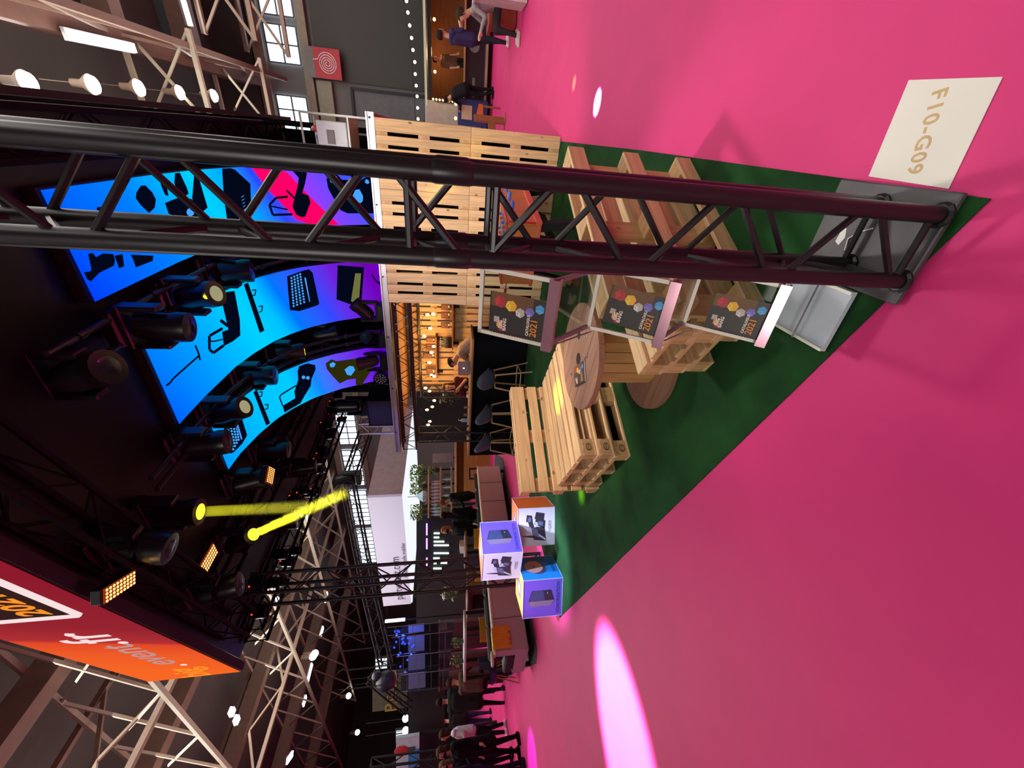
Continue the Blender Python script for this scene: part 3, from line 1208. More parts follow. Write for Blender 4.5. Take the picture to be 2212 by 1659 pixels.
# ---- pallet bench on the left (three stacked pallets and one upright as backrest)
bx, by = Vector((math.cos(math.radians(32)), math.sin(math.radians(32)), 0)), Vector((-math.sin(math.radians(32)), math.cos(math.radians(32)), 0))
bo = Vector((-0.60, 3.07, 0.007))
lv = ('bottom', 'middle', 'top')
for k in range(3):
    make_pallet('pallet', '%s pallet of the three stacked as left bench seat, behind the cable drum' % lv[k],
                frame(bo + Vector((0, 0, 0.1445 * k)) - by * 0.02 * (k % 2) + bx * 0.01 * k, bx, by), group='pallets of the left bench', stamps=True)
make_pallet('pallet', 'pallet on edge as backrest of the left bench', frame(bo + by * (0.815 + 0.144) + bx * -0.02, bx, (0, 0, 1)), group='pallets of the left bench')

# ---- pallet bench on the right, seen from behind past the truss leg
cx, cy = Vector((math.cos(math.radians(30)), math.sin(math.radians(30)), 0)), Vector((-math.sin(math.radians(30)), math.cos(math.radians(30)), 0))
co = Vector((0.36, 1.70, 0.007))
make_pallet('pallet', 'pallet on edge as backrest of the right bench, skids facing the camera', frame(co + cx * 1.20 + cy * -0.045, -cx, (0, 0, 1)), group='pallets of the right bench')
for k in range(3):
    make_pallet('pallet', '%s narrow pallet of the three stacked as right bench seat' % lv[k],
                frame(co + Vector((0, 0, 0.1445 * k)) + cy * 0.105 - cx * (0.04 + 0.012 * k), cx, cy), L=1.2, Wd=0.4, group='pallets of the right bench')

# ---- cable drum table
sp = Vector((0.20, 2.75, 0.007))
t = thing('cable_drum_table', 'wooden cable drum used as a table between the pallet benches', 'table', sp, math.radians(50))
DW = wood('drum_wood', (158, 114, 90), 'Y', rnd=0.16)


def flange(z0, z1, R, name):
    mb = MB()
    n = 6
    w = 2 * R / n
    for i in range(n):
        x0, x1 = -R + i * w + 0.002, -R + (i + 1) * w - 0.002
        up_, lo_ = [], []
        for k in range(9):
            x = x0 + (x1 - x0) * k / 8
            y = math.sqrt(max(0, R * R - x * x))
            up_.append((x, y))
            lo_.append((x, -y))
        poly = lo_ + up_[::-1]
        pp = []
        for p in poly:
            if not pp or (abs(p[0] - pp[-1][0]) + abs(p[1] - pp[-1][1])) > 1e-4:
                pp.append(p)
        if abs(pp[0][0] - pp[-1][0]) + abs(pp[0][1] - pp[-1][1]) < 1e-4:
            pp.pop()
        mb.prism(pp, z0, z1)
    return mb.build(name, DW, t)


flange(0.0, 0.035, 0.385, 'bottom_flange')
flange(0.525, 0.562, 0.385, 'top_flange')
mb = MB()
for i in range(16):
    th0, th1 = 2 * PI * i / 16 + 0.012, 2 * PI * (i + 1) / 16 - 0.012
    mb.prism([(0.17 * math.cos(th0), 0.17 * math.sin(th0)), (0.19 * math.cos(th0), 0.19 * math.sin(th0)), (0.19 * math.cos(th1), 0.19 * math.sin(th1)), (0.17 * math.cos(th1), 0.17 * math.sin(th1))], 0.035, 0.525)
mb.build('barrel', wood('drum_stave', (200, 152, 92), 'Z'), t)
mb = MB()
for x, y, s_ in ((0.0, 0.02, 0.045), (0.1, -0.12, 0.032), (-0.11, 0.1, 0.03)):
    mb.lathe([(s_, 0.5622), (s_, 0.5630)], 16, T(x, y, 0))
mb.build('spindle_hole', mat('hole_shade', (44, 26, 14), 0.9), t)  # flat dark discs, the shade inside the holes put into the colour
mb = MB()
for x, y in ((0.13, 0.1), (-0.13, -0.1), (0.05, 0.2), (-0.04, -0.2)):
    mb.lathe([(0.016, 0.5622), (0.016, 0.566), (0.008, 0.569), (0.008, 0.574), (0.001, 0.575)], 10, T(x, y, 0))
mb.build('bolt', STEEL, t, True)

# ------------------------------------------------------------------ catalogues
CAT_BLACK = mat('catalogue_black', (44, 36, 33), 0.45, var=0.08)
INKW, INKO = mat('print_white', (238, 232, 222), 0.5), mat('print_orange', (242, 150, 40), 0.5)
CUBES = [((0.116, 0.172), 0.022, (178, 46, 54)), ((0.108, 0.132), 0.021, (244, 184, 46)), ((0.090, 0.098), 0.018, (196, 192, 186)), ((0.100, 0.064), 0.017, (124, 112, 200)), ((0.116, 0.030), 0.017, (78, 164, 228))]


def catalogue(label, M, group='company catalogues on the brochure stand', opened=False):
    t = thing('catalogue', label, 'catalogue', group=group, M=M)
    MB().box((0.074, 0.105, 0.004), (0.145, 0.208, 0.007)).build('pages', mat('paper', (236, 232, 224), 0.7), t)
    MB().box((0.074, 0.105, 0.0082), (0.148, 0.21, 0.0014)).build('cover', CAT_BLACK, t)
    mb = MB()
    for i in range(20):
        y = 0.01 + i * 0.01
        mb.lathe([(0.0062, -0.0008), (0.0062, 0.0008), (0.0052, 0.0008), (0.0052, -0.0008)], 8, T(0.0015, y, 0.005) @ Matrix.Rotation(PI / 2, 4, 'X'), caps=False)
    mb.build('spiral_binding', mat('spiral_black', (26, 24, 24), 0.3, 0.4), t)
    z = 0.0091
    MB().box((0.123, 0.13, z - 0.0001), (0.05, 0.15, 0.0004)).build('brown_panel', mat('catalogue_brown', (112, 76, 34), 0.5, var=0.25, scale=12), t)
    for i, ((x, y), r, c) in enumerate(CUBES):
        mb = MB()
        an = 0.3 + i * 0.45
        hexa = [(x + r * math.cos(an + k * PI / 3), y + r * math.sin(an + k * PI / 3)) for k in range(6)]
        mb.prism(hexa, z, z + 0.0004)
        mb.mi = 1
        mb.prism([hexa[0], hexa[1], hexa[2], (x, y)], z + 0.0004, z + 0.0006)
        mb.mi = 2
        mb.prism([((hexa[0][0] + (x + hexa[1][0]) / 2) / 2.0 + (hexa[2][0] - x) * 0.1, (hexa[0][1] + (y + hexa[1][1]) / 2) / 2.0 + (hexa[2][1] - y) * 0.1), ((hexa[1][0] + x) / 2 + r * 0.12, (hexa[1][1] + y) / 2), ((hexa[1][0] + x) / 2 - r * 0.1, (hexa[1][1] + y) / 2 + r * 0.1)], z + 0.0006, z + 0.0008)
        mb.build('cube_picture', [mat('cat_cube_%d' % i, c, 0.5), mat('cat_cube_light_%d' % i, tuple(min(255, int(v * 1.18)) for v in c), 0.5), mat('cat_icon', (60, 50, 50), 0.6)], t)
    # logo blocks and lettering
    for dx, dy, c in ((0.0, 0.0, (168, 44, 60)), (0.014, 0.011, (244, 172, 52)), (0.030, 0.022, (186, 180, 178))):
        MB().box((0.020 + dx, 0.160 + dy, z + 0.0002), (0.021, 0.020, 0.0004)).build('logo_block', mat('logo_%d' % c[0], c, 0.5), t)
    text('logo_text', 'BIG', 0.021, INKW, T(0.034, 0.1660, z + 0.0006), t, bold=0.0006, extrude=0.0002)
    text('logo_text', 'BANG', 0.017, INKW, T(0.036, 0.151, z + 0.0006), t, bold=0.0006, extrude=0.0002)
    text('title', 'CATALOGUE', 0.0135, INKW, T(0.012, 0.066, z + 0.0004), t, bold=0.0005, align='LEFT', extrude=0.0002)
    text('title', '2021', 0.034, INKO, T(0.011, 0.044, z + 0.0004), t, bold=0.0004, align='LEFT', extrude=0.0002)
    return t


# ------------------------------------------------------------------ zig-zag brochure stand
A0, A1 = -0.61, -0.365
ACR = glass('clear_acrylic', (232, 236, 234), 0.965, 0.05, 0.35)
FRAME = mat('frame_white', (236, 234, 218), 0.35)
LIP = mat('lip_gloss', (200, 150, 166), 0.18, 0.5)  # pink reflection of the carpet mixed into the base colour
st = thing('brochure_stand', 'folding zigzag brochure stand with clear trays beside the truss leg', 'brochure stand', (0, 0, 0), BZ)
LV = [((1.225, 1.175), (1.345, 1.405)), ((1.265, 0.735), (1.40, 0.965)), ((1.29, 0.275), (1.46, 0.515))]


def panel_on(p, q, nm, m, inset=0.0, th=0.003, par=st):
    """sheet spanning the stand's width between two (b, z) lines"""
    x = Vector((1, 0, 0))
    d = Vector((0, q[0] - p[0], q[1] - p[1]))
    M = frame(Vector((A0 + inset, p[0], p[1])), x, d)
    mb = MB()
    mb.prism([(0, 0), (A1 - A0 - 2 * inset, 0), (A1 - A0 - 2 * inset, d.length), (0, d.length)], -th / 2, th / 2, M)
    return mb.build(nm, m, par)


def rim(p, q, w, nm, m, top=True):
    d = Vector((0, q[0] - p[0], q[1] - p[1]))
    M = frame(Vector((A0, p[0], p[1])), (1, 0, 0), d)
    mb = MB()
    wd, h = A1 - A0, d.length
    bars = [(0, 0, w, h), (wd - w, 0, wd, h)] + ([(0, h - w, wd, h)] if top else [])
    for x0, y0, x1, y1 in bars:
        mb.prism([(x0, y0), (x1, y0), (x1, y1), (x0, y1)], -0.005, 0.005, M)
    return mb.build(nm, m, st)


for k, (p, q) in enumerate(LV):
    panel_on(p, q, 'tray_back', ACR)
    rim(p, q, 0.014, 'tray_frame', FRAME)
    d = Vector((0, q[0] - p[0], q[1] - p[1])).normalized()
    nrm = Vector((0, -d.z, d.y))
    if nrm.y > 0:
        nrm = -nrm
    P = Vector((0, p[0], p[1]))
    mb = MB()
    c = P + nrm * 0.022 + Vector(((A0 + A1) / 2, 0, 0))
    mb.box(c - d * 0.008 + nrm * 0.006, (A1 - A0 + 0.006, 0.004, 0.036), Matrix((Vector((1, 0, 0)), nrm, d)).transposed())
    mb.box(c - nrm * 0.009 - d * 0.0245, (A1 - A0 + 0.006, 0.036, 0.005), Matrix((Vector((1, 0, 0)), nrm, d)).transposed())
    mb.build('tray_lip', LIP, st)
    nxt = LV[k + 1][1] if k < 2 else (1.53, 0.03)
    panel_on(p, nxt, 'link_panel', ACR)
    rim(p, nxt, 0.016, 'link_frame', mat('frame_grey', (150, 128, 138), 0.35, 0.3), top=False)
mb = MB()
mb.prism([(A0, 1.225), (A1, 1.225), (A1, 1.53), (A0, 1.53)], 0.012, 0.030)
mb.build('foot_tray', mat('foot_white', (206, 214, 226), 0.25), st)
rim((1.225, 0.034), (1.53, 0.040), 0.012, 'foot_frame', FRAME)
mb = MB()
mb.tube((A0 - 0.004, 1.30, 0.275), (A0 - 0.004, 1.47, 0.05), 0.003, 6)
mb.tube((A0 - 0.004, 1.265, 0.735), (A0 - 0.004, 1.42, 0.5), 0.003, 6)
mb.tube((A0 - 0.004, 1.225, 1.175), (A0 - 0.004, 1.38, 0.95), 0.003, 6)
mb.tube((A0, 1.36, 0.05), (A1, 1.36, 0.05), 0.004, 6)
mb.build('stay_rod', STEEL, st)
for k, (p, q) in enumerate(LV):
    d = Vector((0, q[0] - p[0], q[1] - p[1])).normalized()
    nrm = Vector((0, -d.z, d.y))
    if nrm.y > 0:
        nrm = -nrm
    P = Vector((A0 + (0.022, 0.035, 0.020)[k], p[0], p[1])) + nrm * 0.0075 + d * 0.002
    tilt = (0.0, -0.07, 0.0)[k]
    M = Rz(BZ) @ frame(P, (1, 0, 0), d) @ Matrix.Rotation(tilt, 4, 'Z')
    catalogue('black spiral bound catalogue on the %s tray of the brochure stand' % ('top', 'middle', 'lowest filled')[k], M)
ct = at(1254, 806, z=0.572)
dd = (at(1256, 838, z=0.572) - at(1252, 775, z=0.572)).normalized()
catalogue('catalogue lying flat on the cable drum table', frame(ct + Vector((0, 0, 0.0)) + dd * 0.08, -dd, Vector((0, 0, 1)).cross(-dd)) @ T(0, -0.1, 0), group='catalogue on the drum table')

# ------------------------------------------------------------------ foosball table
fr = math.radians(-44)
fx, fy = Vector((math.cos(fr), math.sin(fr), 0)), Vector((-math.sin(fr), math.cos(fr), 0))
ft = thing('foosball_table', 'orange wooden foosball table with red trim and black legs', 'table', Vector((1.69, 4.05, 0.012)), fr)
FW_, FL_ = 0.72, 1.32
OW = wood('foos_wood', (206, 128, 76), 'Y', dark=0.9, rnd=0.02, rough=0.35)
RT = mat('trim_red', (200, 52, 48), 0.35)
ORF = mat('trim_coral', (226, 108, 84), 0.4)
for x in (-0.014, -FW_ + 0.014):
    MB().box((x, FL_ / 2, 0.70), (0.028, FL_, 0.36), bev=0.004).build('side_panel', OW, ft)
for y in (0.014, FL_ - 0.014):
    MB().box((-FW_ / 2, y, 0.70), (FW_ - 0.056, 0.028, 0.36), bev=0.004).build('end_panel', OW, ft)
MB().box((-FW_ / 2, FL_ / 2, 0.73), (FW_ - 0.06, FL_ - 0.06, 0.02)).build('playfield', mat('felt_green', (60, 92, 60), 0.7), ft)
mb = MB()
for x in (-0.014, -FW_ + 0.014):
    mb.box((x, FL_ / 2, 0.886), (0.04, FL_ + 0.01, 0.014), bev=0.004)
mb.box((-FW_ / 2, 0.014, 0.886), (FW_, 0.04, 0.014), bev=0.004)
mb.box((-FW_ / 2, FL_ - 0.014, 0.886), (FW_, 0.04, 0.014), bev=0.004)
mb.box((0.004, 0.0, 0.72), (0.02, 0.02, 0.30), bev=0.004)
mb.build('top_trim', RT, ft)
mb = MB()
mb.box((0.006, FL_ / 2, 0.545), (0.03, FL_ + 0.03, 0.07), bev=0.004)
mb.box((-FW_ / 2, -0.006, 0.535), (FW_ + 0.02, 0.03, 0.035), bev=0.004)
mb.build('bottom_trim', ORF, ft)
for i in range(8):
    y = 0.14 + i * 0.148
    s_ = 1 if i % 2 else -1
    rd = MB().tube((-FW_ - (0.2 if s_ < 0 else 0.08), y, 0.80), ((0.2 if s_ > 0 else 0.08) * 0 + 0.06, y, 0.80), 0.0075, 7).build('rod', STEEL, ft, True)
    hx = (-FW_ - 0.2) if s_ < 0 else 0.06
    MB().tube((hx - 0.05, y, 0.80), (hx + 0.05, y, 0.80), 0.016, 8).build('handle', mat('handle_blue' if s_ > 0 else 'handle_red', (44, 96, 200) if s_ > 0 else (180, 40, 40), 0.3), rd, True)
    for k in range(3):
        MB().box((-FW_ / 2 + (k - 1) * 0.19, y, 0.785), (0.03, 0.02, 0.09), bev=0.004).build('player_figure', mat('player_blue', (40, 66, 150), 0.5) if s_ > 0 else mat('player_red', (150, 36, 36), 0.5), rd)
for x, y, dx in ((-0.08, 0.12, 0.1), (-FW_ + 0.08, 0.12, -0.1), (-0.08, FL_ - 0.12, 0.1), (-FW_ + 0.08, FL_ - 0.12, -0.1)):
    MB().bar((x, y, 0.53), (x + dx * 0.9, y + (-0.04 if y < 0.5 else 0.04), 0.0), 0.09, 0.09, (0, 1, 0)).build('leg', MATT, ft)
MB().bar((-FW_ / 2, 0.12, 0.25), (-FW_ / 2, FL_ - 0.12, 0.25), 0.06, 0.08).build('stretcher', MATT, ft)

# ------------------------------------------------------------------ deck, its beams and the bar room
dk = thing('stage_deck', 'raised stage deck with aluminium edge above the pallet wall and bar', 'stage deck', (0, 0, 0), BZ)
MB().box((-2.62, 7.45, 2.455), (5.54, 2.6, 0.05)).build('deck_board', wood('deck_ply', (150, 104, 56), 'X', rnd=0), dk)
mb = MB()
mb.box((-2.62, 6.125, 2.465), (5.56, 0.05, 0.10))
mb.box((-2.62, 6.092, 2.505), (5.56, 0.02, 0.02))
mb.box((-2.62, 6.092, 2.425), (5.56, 0.02, 0.02))
mb.build('edge_profile', ALU, dk)
mb = MB()
for i in range(6):
    mb.tube((0.1 - 1.0 * i, 6.082, 2.47), (0.1 - 1.0 * i, 6.10, 2.47), 0.012, 8)
mb.build('edge_bolt', MATT, dk)
for b, lb in ((6.32, 'black truss beam under the front edge of the deck'), (8.2, 'black truss beam under the back of the deck near the bar wall')):
    p, q = W(-2.28, b, 2.25), W(-5.42, b, 2.25)
    d = q - p
    M = Matrix.Translation(p) @ d.to_track_quat('Z', 'Y').to_matrix().to_4x4()
    truss('deck_truss', lb, 'truss', d.length, 0.25, 0.022, 0.008, 0.25, BLACK, M, 'black truss beams carrying the deck', fine=False)
for b, lb in ((6.55, 'black truss leg at the front left corner of the bar'), (8.2, 'black truss leg at the back left corner of the bar')):
    truss('deck_truss', lb, 'truss', 2.08, 0.22, 0.022, 0.008, 0.22, BLACK, T(*W(-5.33, b, 0.01)) @ Rz(BZ), 'black truss legs carrying the deck', fine=(b < 7))
# bar shelves on the back wall
SH = wood('shelf_wood', (120, 76, 36), 'X', rnd=0)
for (y0, y1, x, lb) in ((655, 752, 978, 'lower dark shelf on the bar back wall'), (724, 812, 943, 'upper shelf on the bar back wall')):
    p, q = at(x, y0, b=8.3), at(x, y1, b=8.3)
    t = thing('wall_shelf', lb, 'shelf', (p + q) / 2, BZ, 'shelves on the bar back wall')
    w = (Vector(q) - Vector(p)).length
    MB().box((0, 0.0, 0), (w, 0.22, 0.03), bev=0.003).build('board', SH, t)
    for x_ in (-w / 2 + 0.1, w / 2 - 0.1):
        MB().box((x_, 0.06, -0.08), (0.03, 0.1, 0.13)).build('bracket', MATT, t)
cardm = mat('card_print', (120, 78, 52), 0.6, var=0.5, scale=40)


def C5b(x, y):
    return (800 + x / 6.144, 600 + y / 6.144)


k = 0
for (x0, x1, y0, y1) in ((940, 1058, 350, 428), (940, 1058, 450, 540), (940, 1058, 592, 668), (742, 858, 798, 852), (738, 856, 878, 946), (694, 856, 1000, 1066), (742, 856, 1200, 1290)):
    p0, p1 = at(*C5b(x0, y0), b=8.26), at(*C5b(x1, y1), b=8.26)
    w, h = abs(ab(p0)[0] - ab(p1)[0]), abs(p0.z - p1.z)
    c = (p0 + p1) / 2
    t = thing('picture_card', 'printed card with dark border on the %s bar shelf, %s from the right' % (('lower' if k < 3 else 'upper'), ('first', 'second', 'third', 'first', 'second', 'third', 'fourth')[k]),
              'card', c, BZ, 'picture cards on the bar shelves')
    MB().box((0, 0, 0), (w, 0.015, h)).build('board', mat('card_dark', (70, 40, 26), 0.6), t)
    MB().box((0, -0.009, h * 0.08), (w * 0.8, 0.003, h * 0.7)).build('picture', cardm, t)
    MB().box((w * 0.1, -0.011, -h * 0.36), (w * 0.35, 0.003, h * 0.12)).build('caption', INKW, t)
    k += 1
pb_ = at(972, 741, b=8.3)
for i in range(5):
    p = at(966, 731 + i * 4.5, b=8.28)
    p.z = at(978, 740, b=8.3).z + 0.016
    t = thing('bottle', 'dark bottle on the lower bar shelf end, %s from the right' % ('first', 'second', 'third', 'fourth', 'fifth')[i], 'bottle', p, 0, 'bottles on the bar shelf')
    MB().lathe([(0.03, 0), (0.032, 0.01), (0.032, 0.16), (0.012, 0.21), (0.012, 0.25)], 10).build('glass_body', mat('bottle_dark', (34, 24, 16), 0.15), t, True)
    MB().lathe([(0.013, 0.25), (0.013, 0.27)], 8).build('cap', INKW, t)

# ---- bar counter
bc = thing('bar_counter', 'bar counter with wooden top and black cloth front', 'bar counter', (0, 0, 0.007), BZ)
mb = MB()
poly = [(-3.13 - 0.12 * (1 - math.cos(th)), 6.55 + 0.12 * (1 - math.sin(th))) for th in [i * PI / 12 for i in range(7)]]
poly = [(-5.95, 6.55), (-3.25, 6.55), (-3.18, 6.565), (-3.14, 6.60), (-3.12, 6.66), (-3.12, 7.12), (-5.95, 7.12)]
mb.prism(poly, 0.0, 1.02)
mb.build('cloth_front', CLOTH_BLACK, bc)
mb = MB()
mb.prism([(-5.98, 6.50), (-3.10, 6.50), (-3.10, 7.15), (-5.98, 7.15)], 1.02, 1.055)
mb.build('counter_top', wood('bar_top', (150, 110, 72), 'X', rnd=0), bc)
CTZ = 1.062

# laptop
p0, p1 = at(1015, 778, b=6.85), at(1015, 812, b=6.85)
t = thing('laptop', 'open silver laptop with a fruit logo on the bar counter', 'laptop', Vector(((p0.x + p1.x) / 2, (p0.y + p1.y) / 2, CTZ)), BZ)
MB().box((0, 0.13, 0.008), (0.31, 0.22, 0.014), bev=0.003).build('base', mat('laptop_silver', (190, 190, 204), 0.35, 0.6), t)
MB().box((0, 0.0, 0.125), (0.31, 0.008, 0.225), Matrix.Rotation(0.16, 3, 'X'), bev=0.002).build('lid', mat('laptop_silver', (190, 190, 204)), t)
mb = MB()
mb.ball((0, -0.008, 0.122), 0.018, (1, 0.12, 1))
mb.ball((0.006, -0.008, 0.148), 0.008, (0.6, 0.2, 1.0), rot=Matrix.Rotation(0.5, 3, 'Y'))
mb.build('logo', glow('logo_light', (245, 245, 255), 1.2), t)
# sanitiser bottle
p = at(1009, 908, b=6.8)
t = thing('pump_bottle', 'pale blue pump bottle on the bar counter', 'bottle', Vector((p.x, p.y, CTZ)), 0)
MB().lathe([(0.034, 0), (0.037, 0.01), (0.037, 0.13), (0.028, 0.15), (0.012, 0.155)], 14).build('bottle_body', mat('bottle_blue', (130, 180, 196), 0.25), t, True)
mb = MB()
mb.lathe([(0.013, 0.155), (0.013, 0.175), (0.005, 0.176), (0.005, 0.205)], 10)
mb.box((0.015, 0, 0.208), (0.05, 0.012, 0.008))
mb.build('pump', WHITEP, t)
for i, (x, y) in enumerate(((1008, 836), (1009, 880), (1010, 896))):
    p = at(x, y, b=6.82)
    t = thing('glass_cup', 'small clear cup on the bar counter, %s from the laptop' % ('first', 'second', 'third')[i], 'cup', Vector((p.x, p.y, CTZ)), 0, 'cups on the bar counter')
    MB().lathe([(0.024, 0.0), (0.03, 0.1), (0.028, 0.1), (0.023, 0.006)], 12).build('cup_wall', glass('cup_glass', (230, 235, 240), 0.7), t, True)
    MB().lathe([(0.0235, 0.0), (0.0235, 0.004)], 12).build('cup_base', mat('cup_base', (190, 195, 200), 0.2), t)

# ---- bar stools
SHELL = mat('shell_grey_blue', (66, 74, 92), 0.45)
SW_ = wood('stool_ash', (186, 150, 104), 'Z', dark=0.85, rnd=0.05)


def stool_shell():
    bm = bmesh.new()
    n, k = 28, 9
    rows = []
    for i in range(n):
        th = 2 * PI * i / n
        back = max(0, -math.sin(th))
        rim_h = 0.06 + 0.26 * back ** 1.4 + 0.06 * (1 - abs(math.sin(th)))
        row = []
        for j in range(k + 1):
            s_ = j / k
            r = 0.205 * (s_ ** 0.6 if s_ < 0.75 else (0.75 ** 0.6 + (s_ - 0.75) * 0.55))
            z = rim_h * max(0, (s_ - 0.45) / 0.55) ** 1.5
            row.append(bm.verts.new((r * 1.05 * math.cos(th), r * math.sin(th) - 0.05 * back * max(0, s_ - 0.6), z)))
        rows.append(row)
    for i in range(n):
        A, B = rows[i], rows[(i + 1) % n]
        for j in range(k):
            bm.faces.new((A[j], A[j + 1], B[j + 1], B[j]))
    bmesh.ops.remove_doubles(bm, verts=bm.verts, dist=1e-4)
    bmesh.ops.recalc_face_normals(bm, faces=bm.faces)
    bmesh.ops.solidify(bm, geom=bm.faces[:], thickness=0.012)
    me = bpy.data.meshes.new('seat_shell')
    bm.to_mesh(me)
    bm.free()
    me.materials.append(SHELL)
    me.polygons.foreach_set('use_smooth', [True] * len(me.polygons))
    return me


def make_stool(label, loc, rz):
    t = thing('bar_stool', label, 'bar stool', loc, rz, 'bar stools at the counter')
    link('seat_shell', stool_shell(), t, T(0, 0, 0.66))
    ends = []
    for sx in (-1, 1):
        for sy in (-1, 1):
            MB().tube((sx * 0.12, sy * 0.12, 0.655), (sx * 0.235, sy * 0.235, 0.0), 0.017, 8, 0.013).build('leg', SW_, t, True)
    for (x0, y0, x1, y1) in ((-1, -1, 1, -1), (1, -1, 1, 1), (1, 1, -1, 1), (-1, 1, -1, -1)):
        f_ = 0.205
        MB().tube((x0 * f_, y0 * f_, 0.2), (x1 * f_, y1 * f_, 0.2), 0.011, 7).build('stretcher', SW_, t, True)
    mb = MB()
    mb.bar((-0.12, -0.12, 0.645), (0.12, 0.12, 0.645), 0.03, 0.02)
    mb.bar((-0.12, 0.12, 0.645), (0.12, -0.12, 0.645), 0.03, 0.02)
    mb.build('seat_mount', SW_, t)
    return t


s0 = None
for i, (a, b, rz) in enumerate(((-3.72, 6.13, 0.15), (-4.52, 6.14, -0.1), (-5.14, 6.05, -0.2))):
    lb = ('rightmost shell bar stool at the counter, nearest to the drum table', 'middle shell bar stool at the counter', 'leftmost shell bar stool at the counter, next to the truss leg')[i]
    if s0 is None:
        s0 = make_stool(lb, W(a, b, 0.012), BZ + rz)
    else:
        copy_thing(s0, loc=W(a, b, 0.012), rz=BZ + rz, label=lb)

# ---- string of warm bulbs over the bar
BULB = glow('warm_bulb', (255, 214, 140), 7.0)
bp = [C5b(*q) for q in ((745, 490), (825, 480), (785, 670), (705, 775), (830, 912), (800, 992), (770, 1125), (800, 1290), (838, 1308), (720, 1465), (775, 1505), (838, 1630))] + [(800 + x / 6.144, 840 + y / 6.144) for x, y in ((812, 238), (742, 278), (780, 432), (757, 478))]
pts = []
bulb0 = None
rnd = random.Random(3)
for i, (x, y) in enumerate(bp):
    p = at(x, y, b=7.1 + 0.75 * rnd.random())
    pts.append(p)
    if bulb0 is None:
        bulb0 = thing('string_bulb', 'warm glowing bulb hanging on the light string over the bar', 'bulb', p, 0, 'warm bulbs over the bar')
        MB().lathe([(0.002, -0.055), (0.02, -0.045), (0.028, -0.025), (0.022, 0.0), (0.012, 0.02)], 12).build('bulb_glass', BULB, bulb0, True)
        MB().lathe([(0.013, 0.018), (0.013, 0.05), (0.004, 0.055), (0.004, 0.09)], 8).build('socket', MATT, bulb0, True)
        btree = tree_of(bulb0)
    else:
        copy_thing(bulb0, loc=p, tree=btree)
mb = MB()
for p, q in zip(pts, pts[1:]):
    a_, b_ = p + Vector((0, 0, 0.09)), q + Vector((0, 0, 0.09))
    mid = (a_ + b_) / 2 + Vector((0, 0, 0.10))
    mb.path([a_, (a_ + mid) / 2 + Vector((0, 0, 0.03)), mid, (b_ + mid) / 2 + Vector((0, 0, 0.03)), b_], 0.004, 5)
tag(mb.build('light_string_cable', MATT), 'black cable of the bulb string over the bar', 'cable')
for a in (-3.0, -3.9, -4.8):
    point('bulb_light', W(a, 7.75, 1.9), (1.0, 0.55, 0.2), 26, 0.12)

# ------------------------------------------------------------------ printed cube boxes
CW, CV, CB_, CO, CY = (mat('box_grey_white', (222, 222, 232), 0.5, var=0.02), mat('box_violet', (112, 92, 214), 0.5, var=0.02), mat('box_blue', (20, 140, 226), 0.5, var=0.02),
                       mat('box_orange', (240, 112, 40), 0.5, var=0.02), mat('box_yellow', (236, 176, 70), 0.5, var=0.02))
INKD = mat('print_dark', (40, 44, 60), 0.5)
INKN = mat('print_navy', (36, 40, 110), 0.5)
INKM = mat('print_mid', (92, 110, 140), 0.5)
INKL = mat('print_light', (196, 214, 236), 0.5)
INKS = mat('print_steel', (58, 76, 118), 0.5)
INKG = mat('print_grey', (132, 122, 150), 0.5)
INKK = mat('print_skin', (226, 176, 164), 0.5)
INKP = mat('print_pale_grey', (110, 112, 120), 0.5)


def art_speaker(M, t, s):
    mb = MB()
    u = lambda x, y: (x * s, y * s)
    mb.prism([u(-0.06, -0.31), u(0.19, -0.24), u(0.19, 0.20), u(-0.06, 0.27)], 0.001, 0.0016, M)
    mb.mi = 1
    mb.prism([u(-0.19, -0.24), u(-0.06, -0.31), u(-0.06, 0.27), u(-0.19, 0.22)], 0.001, 0.0016, M)
    mb.mi = 2
    mb.prism([u(-0.05, -0.10), u(0.18, -0.06), u(0.18, 0.19), u(-0.05, 0.25)], 0.0016, 0.0020, M)
    mb.mi = 3
    mb.prism([u(0.11, -0.17), u(0.13, -0.165), u(0.13, -0.145), u(0.11, -0.15)], 0.0016, 0.0022, M)
    mb.build('speaker_picture', [INKD, INKG, INKS, INKL], t)


